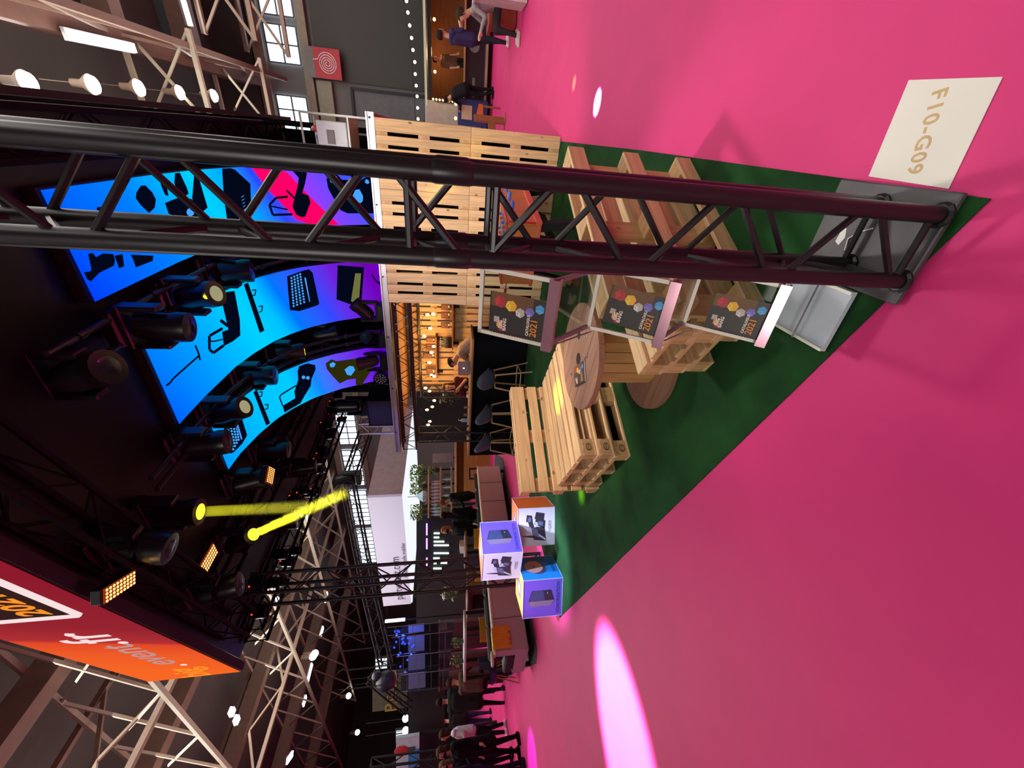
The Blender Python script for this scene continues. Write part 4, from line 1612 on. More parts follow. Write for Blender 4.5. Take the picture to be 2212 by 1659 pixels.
def art_camera(M, t, s):
    mb = MB()
    u = lambda *p: [(x * s, y * s) for x, y in p]
    mb.prism(u((-0.34, -0.26), (-0.02, -0.22), (0.0, -0.02), (-0.06, 0.08), (-0.30, 0.04)), 0.001, 0.0016, M)
    mb.prism(u((-0.05, -0.22), (0.12, -0.24), (0.24, -0.12), (0.22, -0.02), (0.05, 0.02)), 0.001, 0.0016, M)
    mb.prism(u((0.14, -0.20), (0.30, -0.22), (0.34, -0.02), (0.18, 0.02)), 0.0012, 0.0018, M)
    mb.prism(u((0.10, 0.06), (0.26, 0.08), (0.28, 0.20), (0.12, 0.22)), 0.0012, 0.0018, M)
    mb.prism(u((-0.02, 0.02), (0.16, 0.08), (0.14, 0.18), (-0.06, 0.12)), 0.001, 0.0017, M)
    mb.prism(u((-0.26, 0.04), (-0.20, 0.04), (-0.20, 0.3), (-0.215, 0.3)), 0.001, 0.0015, M)
    mb.mi = 1
    mb.prism(u((-0.26, -0.10), (-0.06, -0.05), (-0.04, 0.06), (-0.20, 0.05)), 0.0018, 0.0022, M)
    mb.prism(u((0.12, 0.10), (0.22, 0.10), (0.22, 0.17), (0.12, 0.18)), 0.0020, 0.0024, M)
    mb.prism(u((0.02, -0.18), (0.10, -0.18), (0.13, -0.08), (0.04, -0.06)), 0.0018, 0.0022, M)
    mb.mi = 2
    mb.prism(u((-0.16, 0.07), (0.0, 0.10), (-0.02, 0.17), (-0.16, 0.12)), 0.0018, 0.0022, M)
    mb.prism(u((0.03, -0.06), (0.10, -0.05), (0.11, 0.0), (0.04, 0.0)), 0.0020, 0.0024, M)
    mb.prism(u((-0.33, -0.25), (-0.28, -0.24), (-0.10, 0.02), (-0.13, 0.04)), 0.0018, 0.0021, M)
    mb.build('camera_picture', [INKD, INKM, INKL], t)


def art_reel(M, t, s):
    mb = MB()
    E_ = lambda cx, cy, rx, ry, n=28: [((cx + rx * math.cos(2 * PI * i / n)) * s, (cy + ry * math.sin(2 * PI * i / n)) * s) for i in range(n)]
    mb.prism(E_(-0.04, -0.02, 0.24, 0.2), 0.001, 0.0014, M)
    mb.mi = 1
    mb.prism(E_(0.05, 0.08, 0.26, 0.24), 0.0014, 0.0018, M)
    mb.mi = 0
    mb.prism(E_(0.05, 0.08, 0.03, 0.028, 10), 0.0018, 0.0022, M)
    mb.mi = 2
    for i in range(7):
        th = -0.3 - i * 0.17
        p, q = (0.10 + 0.30 * math.cos(th), -0.08 + 0.30 * math.sin(th)), (0.10 + 0.30 * math.cos(th - 0.17), -0.08 + 0.30 * math.sin(th - 0.17))
        mb.prism([(p[0] * s, p[1] * s), (q[0] * s, q[1] * s), (q[0] * s * 0.96, q[1] * s * 0.96), (p[0] * s * 0.96, p[1] * s * 0.96)], 0.001, 0.0014, M)
    mb.build('reel_picture', [INKS, INKK, INKN], t)


def cube_box(label, corner, dl, s, z, faces, group='printed cube boxes around the truss leg'):
    """corner = nearest bottom corner; dl = direction of the left face; faces = left, right, top"""
    dl = Vector((dl[0], dl[1], 0)).normalized()
    dr = Vector((dl.y, -dl.x, 0))
    if dr.y < 0:
        dr = -dr
    t = thing('cube_box', label, 'box', Vector((corner[0], corner[1], z)), 0, group)
    mb = MB()
    o, X, Y, Z = Vector(), dl * s, dr * s, Vector((0, 0, s))
    V = [o, X, X + Y, Y, Z, X + Z, X + Y + Z, Y + Z]
    for mi, idx in ((0, (0, 1, 5, 4)), (1, (0, 3, 7, 4)), (2, (4, 5, 6, 7)), (0, (3, 2, 6, 7)), (1, (1, 2, 6, 5)), (0, (0, 1, 2, 3))):
        mb.mi = mi
        mb.face([V[i] for i in idx])
    bmesh.ops.remove_doubles(mb.bm, verts=mb.bm.verts[:], dist=1e-5)
    FM = {'video': CW, 'sono': CV, 'energie': CB_, 'orange': CO, 'yellow': CY}
    mb.build('carton', [FM[faces[0]], FM[faces[1]], FM[faces[2]]], t)
    mb = MB()
    e = 0.006
    for p, q in ((0, 1), (0, 3), (0, 4), (4, 5), (4, 7), (1, 5), (3, 7)):
        mb.bar(V[p], V[q], e, e)
    mb.build('edge_band', mat('edge_pale', (214, 210, 232), 0.5), t)
    for side, fc in ((0, faces[0]), (1, faces[1])):
        M = frame(X / 2 + Z / 2, -X, Z) if side == 0 else frame(Y / 2 + Z / 2, Y, Z)
        if (M.to_3x3() @ Vector((0, 0, 1))).dot(-Vector((X + Y)) if True else Vector()) < 0:
            M = M @ Matrix.Rotation(PI, 4, 'Y')
        if fc == 'video':
            art_camera(M @ T(0, 0.03 * s, 0), t, s * 1.15)
            text('caption', 'VIDÉO', 0.105 * s, INKP, M @ T(0, -0.37 * s, 0.0014), t, extrude=0.0004)
        elif fc == 'sono':
            art_speaker(M @ T(0, 0.06 * s, 0), t, s * 1.12)
            text('caption', 'SONORISATION', 0.115 * s, INKN, M @ T(0, -0.39 * s, 0.0014), t, extrude=0.0004)
        elif fc == 'energie':
            art_reel(M @ T(0, 0.05 * s, 0), t, s * 1.0)
            text('caption', 'ÉNERGIE', 0.11 * s, mat('print_blue', (10, 70, 150), 0.5), M @ T(0, -0.37 * s, 0.0014), t, extrude=0.0004)
    M = frame(X / 2 + Y / 2 + Z, -X, -Y)
    if (M.to_3x3() @ Vector((0, 0, 1))).z < 0:
        M = M @ Matrix.Rotation(PI, 4, 'X')
    mb = MB()
    mb.prism([(-0.12, -0.1), (0.1, -0.12), (0.12, 0.06), (-0.02, 0.14), (-0.14, 0.05)], 0.001, 0.0016, M)
    mb.mi = 1
    mb.prism([(-0.06, -0.04), (0.06, -0.05), (0.05, 0.05), (-0.05, 0.06)], 0.0016, 0.002, M)
    mb.build('fixture_picture', [INKG, INKL], t)
    return t


sC, sL, sR = at(1216, 1248, z=0.007), at(1213, 1328, z=0.007), at(1192, 1198, z=0.007)
cube_box('violet and blue cube box on the carpet, showing a loudspeaker and a cable reel', sC.xy, (sL - sC).xy, 0.53, 0.007, ('sono', 'energie', 'yellow'))
vR, vL = at(1198, 1095, z=0.007), at(1198, 1178, z=0.007)
cube_box('white cube box on the carpet showing a video camera, nearer to the pallet bench', vR.xy, (vL - vR).xy, 0.53, 0.007, ('video', 'orange', 'orange'))
uC, uL = at(1130, 1192, z=0.54), at(1122, 1250, z=0.54)
cube_box('violet and white cube box stacked on top of the two lower cubes', uC.xy, (uL - uC).xy, 0.52, 0.5425, ('video', 'sono', 'orange'))
# ------------------------------------------------------------------ moving heads and lamps of the rig
FIX = mat('fixture_black', (24, 25, 29), 0.32, var=0.2)
LENSD = mat('lens_dark', (60, 74, 84), 0.12, 0.6)
LENSW = glow('lens_warm', (176, 170, 130), 0.8)
LENSY = glow('lens_yellow', (244, 240, 40), 3.0)


def moving_head(label, p, d, s=1.0, lens=None, up_=False, rz=None, group='moving head lamps in the rig'):
    """p: joint of yoke and head, d: where the head points"""
    t = thing('moving_head', label, 'stage light', p, BZ if rz is None else rz, group)
    t.scale = (s, s, s)
    f = 1 if up_ else -1
    MB().box((0, 0, -f * 0.33), (0.34, 0.27, 0.13), bev=0.02).build('base', FIX, t)
    mb = MB()
    for x in (-0.185, 0.185):
        mb.box((x, 0, -f * 0.10), (0.05, 0.14, 0.34), bev=0.012)
    mb.box((0, 0, -f * 0.255), (0.42, 0.16, 0.05), bev=0.012)
    mb.build('yoke', FIX, t)
    q = Vector(d).normalized()
    q = (Matrix.Rotation(-(BZ if rz is None else rz), 3, 'Z') @ q)
    M = q.to_track_quat('Z', 'Y').to_matrix().to_4x4()
    hd = MB().lathe([(0.06, -0.20), (0.115, -0.17), (0.135, -0.06), (0.13, 0.08), (0.145, 0.16), (0.14, 0.24), (0.10, 0.245)], 16, M).build('head', FIX, t, True)
    MB().lathe([(0.001, 0.252), (0.06, 0.25), (0.1, 0.242)], 16, M, caps=False).build('lens', lens or LENSD, hd, True)
    if not up_:
        mb = MB()
        for x in (-0.1, 0.1):
            mb.box((x, 0, 0.44), (0.03, 0.05, 0.1))
            mb.lathe([(0.02, -0.02), (0.032, -0.02), (0.032, 0.02), (0.02, 0.02)], 10, T(x, 0, 0.50) @ Matrix.Rotation(PI / 2, 4, 'Y'))
        mb.build('clamp', STEEL if False else FIX, t)
    return t


# bent pipes in the two gaps between the screens
for a, B, b0, lb in ((-1.52, 7.1, 2.7, 'bent black pipe between the right and the middle curved screen'), (-1.74, 7.1, 2.7, 'second bent black pipe beside the right edge of the middle screen'),
                     (-2.96, 6.6, 3.0, 'bent black pipe between the middle and the left curved screen'), (-3.10, 6.6, 3.0, 'second bent black pipe beside the left curved screen')):
    pts = []
    e = 0.05
    while B - e > b0:
        pts.append((a, B - e - 0.03, prof(e) - 0.06))
        e += 0.15
    mb = MB()
    mb.path(pts, 0.024, 8)
    for p in pts[2::6]:
        mb.lathe([(0.026, -0.03), (0.034, -0.03), (0.034, 0.03), (0.026, 0.03)], 10, T(*p) @ Matrix.Rotation(PI / 2, 4, 'X'))
    o = mb.build('bent_pipe', BLACK, None, True)
    o.rotation_euler = (0, 0, BZ)
    tag(o, lb, 'pipe', 'bent pipes between the screens')

mh = [
    ('moving head in the gap right of the middle screen, pointing straight down', (345, 705), -1.62, (0, 0.1, -1), 0.92, None),
    ('moving head with pale lit lens in front of the top of the middle screen', (425, 640), -1.62, (0.1, -0.3, -1), 0.92, LENSW),
    ('moving head with a bright streak of light on it, beside the truss leg', (497, 585), -1.62, (0.1, 0.2, -1), 0.95, None),
    ('big dark moving head hanging nearest under the roof, left of the truss leg', (180, 808), -1.75, (0.25, -0.3, -1), 0.95, LENSD),
    ('moving head in front of the left screen gap, pointing down', (555, 812), -3.03, (0.05, 0.1, -1), 0.95, None),
    ('moving head with yellow lit lens between middle and left screen', (622, 762), -3.03, (0.15, 0.35, -1), 0.92, LENSY),
    ('dim moving head low in the gap between middle and left screen', (700, 722), -3.03, (0.2, 0.1, -1), 0.9, None),
    ('moving head with pale lens in front of the left screen top', (492, 890), -3.03, (0.3, -0.28, -1), 0.95, LENSW),
    ('moving head in the dark left of the left screen tip', (440, 960), -3.3, (0.1, 0.1, -1), 0.95, None),
    ('dark moving head hanging left of the screens, next to the orange blinder', (588, 972), -4.7, (0.0, 0.1, -1), 0.95, None),
    ('dark moving head under the roof behind the orange blinders', (540, 1040), -4.7, (0.2, 0.3, -1), 0.95, None),
    ('moving head throwing a yellow beam straight down', (378, 1108), -3.55, (0, 0.02, -1), 0.9, LENSY),
    ('moving head throwing a yellow beam down towards the pallet bench', (522, 1166), -4.95, None, 0.9, LENSY),
    ('dim moving head far left under the roof near the fascia', (470, 1275), -5.3, (0.2, 0.1, -1), 0.95, None),
    ('dim moving head under the roof above the red fascia screen', (300, 1180), -4.1, (-0.2, 0.1, -1), 0.95, None),
    ('dark moving head near the left roof edge, second from the fascia', (610, 1130), -5.7, (0.1, 0.2, -1), 0.9, None),
    ('dark moving head near the left roof edge, third from the fascia', (655, 1010), -5.7, (0.1, 0.2, -1), 0.9, None),
]
SEAT = at(1205, 855, z=0.44)
for lb, (x, y), a, d, s, ln in mh:
    p = at(x, y, a=a)
    if p.z > 4.25:
        p = at(x, y, z=4.12)
    if d is None:
        d = SEAT - p
    moving_head(lb, p, d, s, ln)

# small cans along the left roof edge with a blue sheen tinted into their colour, and tiny standby lamps
CAN = mat('can_blue_sheen', (40, 52, 66), 0.2, 0.7)
STBY = glow('standby_red', (255, 70, 40), 1.6)
rr = random.Random(11)
cans = []
for i in range(26):
    a = -6.3 + 0.9 * rr.random()
    b = 3.4 + 5.0 * i / 25
    cans.append((a, b, 4.16 - 0.12 * rr.random()))
c0 = None
for a, b, z in cans:
    if c0 is None:
        c0 = thing('par_can', 'small dark lamp can hanging under the left roof edge', 'stage light', W(a, b, z), BZ, 'lamp cans under the left roof edge')
        MB().lathe([(0.05, 0.10), (0.075, 0.06), (0.08, -0.09), (0.07, -0.09), (0.06, 0.02)], 12).build('can', CAN, c0, True)
        mb = MB()
        mb.path([(-0.09, 0, 0), (-0.09, 0, 0.16), (0.09, 0, 0.16), (0.09, 0, 0)], 0.008, 5)
        mb.build('bracket', CAN, c0)
        MB().ball((0.05, -0.05, 0.08), 0.012).build('standby_light', STBY, c0)
        ctree = tree_of(c0)
    else:
        copy_thing(c0, loc=W(a, b, z), rz=BZ + rr.random() * 6, tree=ctree)

# orange blinders
ODOT = glow('blinder_cell', (255, 205, 110), 3.0)
OFACE = glow('blinder_face', (150, 50, 10), 1.0)
for (x, y), (dx, dy), (ex, ey), lb in (((580, 1025), (-0.5, 0.85), (0.86, 0.5), 'orange lit blinder panel next to the left curved screen'),
                                      ((450, 1208), (-0.5, 0.85), (0.86, 0.5), 'orange lit blinder panel in the middle of the three, near the truss leg top'),
                                      ((258, 1265), (0.25, 1.0), (0.95, 0.15), 'orange lit blinder panel closest to the red fascia screen')):
    c = at(x, y, z=4.12)
    k = {580: (22, 40, 13, 22), 450: (28, 44, 14, 26), 258: (0, 28, 26, 12)}[x]
    # long edge and short edge taken where the panel hangs, 4.1 m above the floor
    cor = {580: ((574, 1046), (589, 1041), (594, 1014), (581, 1006)), 450: ((430, 1228), (445, 1240), (472, 1189), (459, 1178)), 258: ((236, 1236), (283, 1266), (283, 1295), (237, 1268))}[x]
    pl = {580: 3.85, 450: 4.1, 258: 4.1}[x]
    Q = [at(px_, py_, z=pl) for px_, py_ in cor]
    c = sum(Q, Vector()) / 4
    X = ((Q[2] - Q[1]) + (Q[3] - Q[0])) / 2
    Y = ((Q[1] - Q[0]) + (Q[2] - Q[3])) / 2
    lx, ly = X.length, Y.length
    M = frame(c, X, Y)
    if M.to_3x3().col[2].z > 0:
        M = frame(c, X, -Y)
    t = thing('blinder_panel', lb, 'stage light', M=M, group='orange blinder panels under the roof')
    MB().box((0, 0, -0.05), (lx * 1.08, ly * 1.1, 0.08), bev=0.01).build('housing', FIX, t)
    MB().box((0, 0, -0.004), (lx, ly, 0.012)).build('face', OFACE, t)
    mb = MB()
    nx, ny = (9, 4) if lx >= ly else (4, 9)
    cr = 0.36 * min(lx / nx, ly / ny)
    for i in range(nx):
        for j in range(ny):
            mb.lathe([(cr, 0.003), (cr, 0.006)], 8, T(-lx / 2 + lx * (i + 0.5) / nx, -ly / 2 + ly * (j + 0.5) / ny, 0))
    mb.build('lamp_cells', ODOT, t)
    spot('blinder_light', c + Vector((0, 0, -0.03)), c + Vector((0, 0, -2)), 120, (1.0, 0.55, 0.2), 10, 0.8)

# ---- haze lit by the two yellow beams
hz = bpy.data.materials.new('stage_haze')
hz.use_nodes = True
N, L = hz.node_tree.nodes, hz.node_tree.links
N.remove(N['Principled BSDF'])
vs_ = N.new('ShaderNodeVolumeScatter')
vs_.inputs['Color'].default_value = (1, 1, 1, 1)
vs_.inputs['Density'].default_value = 0.5
L.new(vs_.outputs[0], N['Material Output'].inputs['Volume'])
p1 = at(378, 1108, a=-3.55)
if p1.z > 4.25:
    p1 = at(378, 1108, z=4.12)
p1 = p1 + Vector((0, 0, -0.25))
p2 = at(522, 1166, a=-4.95)
if p2.z > 4.25:
    p2 = at(522, 1166, z=4.12)
p2 = p2 + (SEAT - p2).normalized() * 0.25
for p, q, ln_, pw, lb in ((p1, Vector((p1.x, p1.y, 0)), 0.95, 0.9, 'yellow light beam hanging straight down in the haze under the roof'),
                          (p2, SEAT, 1.5, 4.0, 'yellow light beam slanting through the haze towards the pallet bench')):
    d = (q - p).normalized()
    o = area('beam_light', p, q, 0.1, 0.1, (1.0, 0.93, 0.02), pw, math.radians(4))
    o.data.shape = 'DISK'
    mb = MB().tube(p + d * 0.02, p + d * ln_, 0.052, 16, 0.052 + ln_ * 0.03)
    tag(mb.build('light_beam', hz, None, True), lb, 'light beam', 'yellow beams in the haze', 'stuff')

# ---- the pools of light on floor and furniture come from lamps in the rig
def pool(x, y, z, a, b, ang, col, pw, bl=0.12, rad=0.02):
    q = at(x, y, z=z)
    return spot('pool_light', W(a, b, 3.55), q, ang, col, pw, bl, rad)


pool(1290, 222, 0, -1.1, 4.4, 3.2, (1.0, 0.86, 1.0), 30000)
pool(1240, 180, 0, -1.1, 4.9, 1.9, (1.0, 0.42, 0.02), 14000)
pool(1345, 1590, 0, -2.3, 5.0, 13, (1.0, 0.9, 0.95), 30000, 0.55, 0.06)
pool(1150, 1650, 0, -5.9, 3.6, 11, (0.35, 0.05, 1.0), 4500, 0.6)
pool(1196, 512, 0, -2.6, 5.0, 2.0, (0.65, 1.0, 0.05), 500)
pool(1212, 688, 0, -2.9, 5.3, 2.6, (0.65, 1.0, 0.05), 300)
pool(1203, 1075, 0, -3.6, 5.2, 2.6, (0.8, 1.0, 0.02), 330)
q = at(1012, 330, b=6.08)
spot('pool_light', W(-1.62, 4.0, 4.0), q, 5.0, (1.0, 0.9, 0.02), 330, 0.15)
q = at(958, 400, b=6.08)
spot('pool_light', W(-3.03, 4.4, 3.9), q, 5.0, (1.0, 0.95, 0.02), 420, 0.3)
# bluish wash added to brighten the printed boxes
spot('added_wash', W(-3.6, 2.4, 3.9), W(-4.9, 3.2, 0.5), 26, (0.6, 0.64, 1.0), 1900, 0.7, 0.1)
# soft washes added to brighten the pallet wall and the benches
spot('added_wash', W(-0.7, 2.3, 4.1), W(-0.3, 6.1, 1.5), 50, (1.0, 0.92, 0.82), 600, 0.7, 0.15)
spot('added_wash', W(-1.0, 1.9, 4.0), W(-2.2, 3.2, 0.55), 34, (1.0, 0.84, 0.74), 560, 0.6, 0.15)
spot('added_wash', W(-2.2, 2.7, 4.0), W(-1.9, 6.1, 1.3), 44, (1.0, 0.86, 0.94), 330, 0.7, 0.15)
spot('added_wash', W(-1.0, 3.5, 4.1), W(-0.45, 2.35, 0.4), 40, (1.0, 0.95, 0.9), 260, 0.7, 0.15)
# second wash added for the boxes, then a blue one for the deck edge
spot('added_wash', W(-2.6, 3.4, 3.8), W(-4.6, 3.5, 0.4), 26, (0.6, 0.64, 1.0), 900, 0.7, 0.1)
spot('added_wash', W(-4.2, 5.0, 4.0), W(-4.9, 6.15, 2.6), 36, (0.25, 0.2, 1.0), 520, 0.6, 0.1)

# ------------------------------------------------------------------ things standing on the deck
DZ = 2.522
t = thing('flight_case', 'dark flight case on the deck left of the screens', 'case', W(-4.52, 6.45, DZ), BZ)
MB().box((0, 0, 0.23), (0.56, 0.5, 0.44), bev=0.012).build('case_body', mat('case_navy', (24, 24, 40), 0.5), t)
mb = MB()
for x in (-0.28, 0.28):
    for y in (-0.25, 0.25):
        mb.box((x, y, 0.23), (0.02, 0.02, 0.45))
for z in (0.02, 0.44):
    for y in (-0.25, 0.25):
        mb.box((0, y, z), (0.57, 0.02, 0.02))
mb.build('edge_trim', FIX, t)
moving_head('moving head standing on the flight case on the deck', W(-4.52, 6.45, DZ + 0.45 + 0.36), (0, 0, 1), 0.9, None, True)
for lb, (x, y), d, s in (('dark moving head on the deck in front of the middle screen foot', (806, 672), (0.5, -0.4, 0.6), 0.8),
                        ('moving head on the deck between the middle and left screen feet, facing the camera', (817, 733), (0.1, -1, 0.1), 0.72),
                        ('black moving head on the deck at the foot of the left screen', (800, 780), (-0.3, -0.3, 1), 0.85)):
    p = at(x, y, b=6.28)
    moving_head(lb, Vector((p.x, p.y, DZ + 0.40 * s)), d, s, None, True)
p = at(796, 815, b=6.24)
t = thing('led_par', 'round lamp with a ring of white cells standing on the deck', 'stage light', Vector((p.x, p.y, DZ)), BZ)
Mh = T(0, 0, 0.15) @ Matrix.Rotation(PI / 2, 4, 'X')
MB().lathe([(0.06, -0.16), (0.11, -0.12), (0.125, 0.06), (0.115, 0.07), (0.11, 0.05)], 18, Mh).build('housing', FIX, t, True)
mb = MB()
for r_, n_ in ((0.0, 1), (0.045, 6), (0.085, 11)):
    for k in range(n_):
        mb.lathe([(0.015, 0.055), (0.012, 0.066)], 8, Mh @ T(r_ * math.cos(2 * PI * k / n_), r_ * math.sin(2 * PI * k / n_), 0))
mb.build('lamp_cells', mat('cell_white', (170, 178, 186), 0.3), t)
mb = MB()
mb.path([(-0.14, 0, 0.15), (-0.14, 0, 0.008), (0.14, 0, 0.008), (0.14, 0, 0.15)], 0.008, 5)
mb.build('bracket', FIX, t)
truss('truss_stub', 'short silver truss piece standing on the left end of the deck', 'truss', 0.70, 0.24, 0.025, 0.009, 0.23, ALU, T(*W(-5.06, 6.55, DZ)) @ Rz(BZ))

# equipment cart at the right end of the deck
cart = thing('equipment_cart', 'pale metal frame cart with a white box on the right end of the deck', 'cart', W(-0.14, 6.75, DZ), BZ)
CF = mat('cart_grey', (176, 178, 170), 0.45, 0.2)
mb = MB()
CWd, CDp, CH = 0.46, 0.62, 0.86
for x in (-CWd / 2, CWd / 2):
    for y in (-CDp / 2, CDp / 2):
        mb.box((x, y, CH / 2), (0.022, 0.022, CH))
for z in (0.28, CH):
    for y in (-CDp / 2, CDp / 2):
        mb.box((0, y, z), (CWd, 0.022, 0.022))
    for x in (-CWd / 2, CWd / 2):
        mb.box((x, 0, z), (0.022, CDp, 0.022))
mb.build('cart_frame', CF, cart)
MB().box((-0.02, 0, 0.50), (CWd - 0.1, CDp - 0.06, 0.38), bev=0.01).build('white_box', mat('cart_box', (206, 208, 214), 0.5), cart)
MB().box((-0.02, -CDp / 2 + 0.02, 0.52), (0.16, 0.02, 0.09)).build('label_plate', mat('cart_label', (120, 112, 112), 0.6), cart)
MB().box((0, 0, 0.28), (CWd, CDp, 0.02)).build('shelf', CF, cart)
for nm, (x, y, z), s_, c in (('red_ball', (0.06, -0.2, 0.74), 0.04, (196, 60, 54)), ('blue_ball', (-0.02, 0.05, 0.75), 0.055, (62, 92, 150)), ('green_ball', (0.02, -0.08, 0.73), 0.03, (70, 110, 96))):
    tg = thing({'red_ball': 'red_cup', 'blue_ball': 'blue_tin', 'green_ball': 'green_jar'}[nm], '%s lying on the white box of the equipment cart' % {'red_ball': 'small red cup', 'blue_ball': 'blue rounded tin', 'green_ball': 'small green jar'}[nm],
               {'red_ball': 'cup', 'blue_ball': 'tin', 'green_ball': 'jar'}[nm], cart.location + Rz(BZ).to_3x3() @ Vector((x, y, 0.693)), BZ)
    MB().lathe([(s_ * 0.8, 0), (s_, s_ * 0.4), (s_, s_ * 1.1), (s_ * 0.6, s_ * 1.6)], 12).build('body', mat(nm, c, 0.35), tg, True)
    MB().lathe([(s_ * 0.5, s_ * 1.6), (s_ * 0.5, s_ * 1.9)], 10).build('cap', WHITEP, tg, True)

# ------------------------------------------------------------------ people
SKIN = mat('skin_light', (214, 164, 140), 0.55, var=0.05)
EYEM = mat('eye_dark', (30, 24, 24), 0.3)
rmat = {}


def cloth(c):
    return mat('cloth_%d_%d_%d' % c, c, 0.85, var=0.12, scale=14, spec=0.2)


STAND = dict(pelvis=(0, 0, .93), chest=(0, .01, 1.28), neck=(0, 0.0, 1.46), head=(0, .02, 1.60),
             shL=(-.175, 0, 1.41), shR=(.175, 0, 1.41), elL=(-.235, -.02, 1.13), elR=(.235, -.02, 1.13), wrL=(-.245, .06, .89), wrR=(.245, .06, .89),
             hiL=(-.085, 0, .92), hiR=(.085, 0, .92), knL=(-.10, .02, .49), knR=(.10, .02, .49), anL=(-.105, -.03, .08), anR=(.105, -.03, .08), toL=(-.125, .13, .035), toR=(.125, .13, .035))


def person(label, loc, rz, pose=None, h=1.74, top=(40, 40, 44), bottom=(30, 30, 36), shoes=(30, 28, 28), hair=(40, 30, 24), hairlen=0, sleeves=1.0, coat=0.0, mask=None, bulk=1.0, skin=None, fem=False, lanyard=False, bag=None):
    P = {k: Vector(v) for k, v in STAND.items()}
    for k, v in (pose or {}).items():
        P[k] = Vector(v)
    sc = h / 1.75
    t = thing('person', label, 'person', loc, rz)
    t.scale = (sc, sc, sc)
    prims = []   # p, q, r1, r2, material tag

    def cap(p, q, r1, r2, m):
        prims.append((Vector(p), Vector(q), r1, r2, m))
    sd = (P['shR'] - P['shL']).normalized()
    tv = (P['neck'] - P['pelvis']).normalized()
    w = .085 * bulk
    for s in (-1, 1):
        cap(P['pelvis'] + sd * s * w - tv * .02, P['chest'] + sd * s * w * 1.0, .115 * bulk, .12 * bulk, 1)
        cap(P['pelvis'] + sd * s * .075, P['pelvis'] + sd * s * .06 - tv * .1, .11 * bulk, .09, 2)
    cap(P['pelvis'], P['chest'], .12 * bulk, .13 * bulk, 1)
    cap(P['chest'], P['neck'] - tv * .06, .125 * bulk, .075, 1)
    cap(P['shL'] - tv * .03, P['shR'] - tv * .03, .078 * bulk, .078 * bulk, 1)
    cap(P['neck'] - tv * .06, P['neck'] + (P['head'] - P['neck']) * .5, .058, .052, 0)
    hv = (P['head'] - P['neck']).normalized()
    fw = sd.cross(hv).normalized()
    if fw.dot(Vector(pose.get('face', (0, 1, 0)) if pose else (0, 1, 0))) < 0:
        fw = -fw
    if pose and 'face' in pose:
        fw = Vector(pose['face']).normalized()
    sx_ = hv.cross(fw).normalized()
    H = P['head'] + hv * .03
    cap(H + hv * .035 - fw * .015, H + hv * .03 + fw * .02, .084, .078, 0)
    cap(H - hv * .02 + fw * .015, H - hv * .075 + fw * .035, .07, .045, 0)
    cap(H + fw * .085 + hv * .01, H + fw * .108 - hv * .018, .011, .015, 0)       # nose
    for s in (-1, 1):
        cap(H + sx_ * s * .083 + hv * .015, H + sx_ * s * .086 - hv * .02, .014, .01, 0)   # ears
    for s in 'LR':
        sh, el, wr = P['sh' + s], P['el' + s], P['wr' + s]
        cap(sh, el, .056 * bulk, .045, 1)
        cap(el, wr, .044, .031, 1 if sleeves > 0.6 else 0)
        if coat:
            cap(sh, el, .064 * bulk, .056, 1)
            cap(el, wr - (wr - el) * .1, .054, .044, 1)
        d = (wr - el).normalized()
        sid = d.cross(fw)
        if sid.length < .1:
            sid = d.cross(Vector((0, 0, 1)))
        sid.normalize()
        nn = sid.cross(d).normalized()
        cap(wr, wr + d * .075, .028, .032, 0)
        cap(wr + d * .04 + sid * .018, wr + d * .08 + sid * .022, .02, .018, 0)
        for i, (o_, ln) in enumerate(((-.03, .060), (-.010, .075), (.010, .070), (.028, .052))):
            b_ = wr + d * .085 + sid * o_
            m_ = b_ + d * ln * .5 + nn * .006
            cap(b_, m_, .0105, .010, 0)
            cap(m_, m_ + d * ln * .42 + nn * .022, .010, .0085, 0)
        th_ = wr + d * .03 - sid * .026 + nn * .01
        cap(th_, th_ + d * .035 - sid * .02 + nn * .012, .013, .012, 0)
        cap(th_ + d * .035 - sid * .02 + nn * .012, th_ + d * .068 - sid * .02 + nn * .02, .012, .009, 0)
        hi, kn, an, to = P['hi' + s], P['kn' + s], P['an' + s], P['to' + s]
        cap(hi, kn, .088 * bulk, .060, 2)
        cap(kn, an, .059, .041, 2)
        he = an + (an - to) * Vector((1, 1, 0)).x * .28
        cap(Vector((he.x, he.y, .042)), Vector((to.x, to.y, .036)), .042, .036, 3)
        cap(an, Vector((an.x, an.y, .05)), .044, .045, 3)
    if coat:
        for s in (-1, 1):
            cap(P['pelvis'] + sd * s * .1, P['pelvis'] + sd * s * .11 - Vector((0, 0, coat)), .12 * bulk, .125 * bulk, 1)
        cap(P['pelvis'], P['pelvis'] - Vector((0, 0, coat)), .12, .12, 1)
    mb = MB()
    for p, q, r1, r2, m in prims:
        mb.tube(p, q, r1, 10, r2)
        mb.ball(p, r1, u=10, v=7)
        mb.ball(q, r2, u=10, v=7)
    me = mb.mesh('tmp', SKIN)
    o = bpy.data.objects.new('tmp', me)
    COL.objects.link(o)
    md = o.modifiers.new('r', 'REMESH')
    md.mode = 'VOXEL'
    md.voxel_size = 0.0125
    sm = o.modifiers.new('s', 'SMOOTH')
    sm.iterations = 2
    sm.factor = 0.5
    dg = bpy.context.evaluated_depsgraph_get()
    me2 = bpy.data.meshes.new_from_object(o.evaluated_get(dg))
    bpy.data.objects.remove(o)
    me2.name = 'body'
    me2.materials.clear()
    for m in (skin or SKIN, cloth(top), cloth(bottom), cloth(shoes)):
        me2.materials.append(m)
    nf = len(me2.polygons)
    C = np.empty(nf * 3)
    me2.polygons.foreach_get('center', C)
    C = C.reshape(-1, 3)
    best = np.full(nf, 1e9)
    idx = np.zeros(nf, dtype=np.int32)
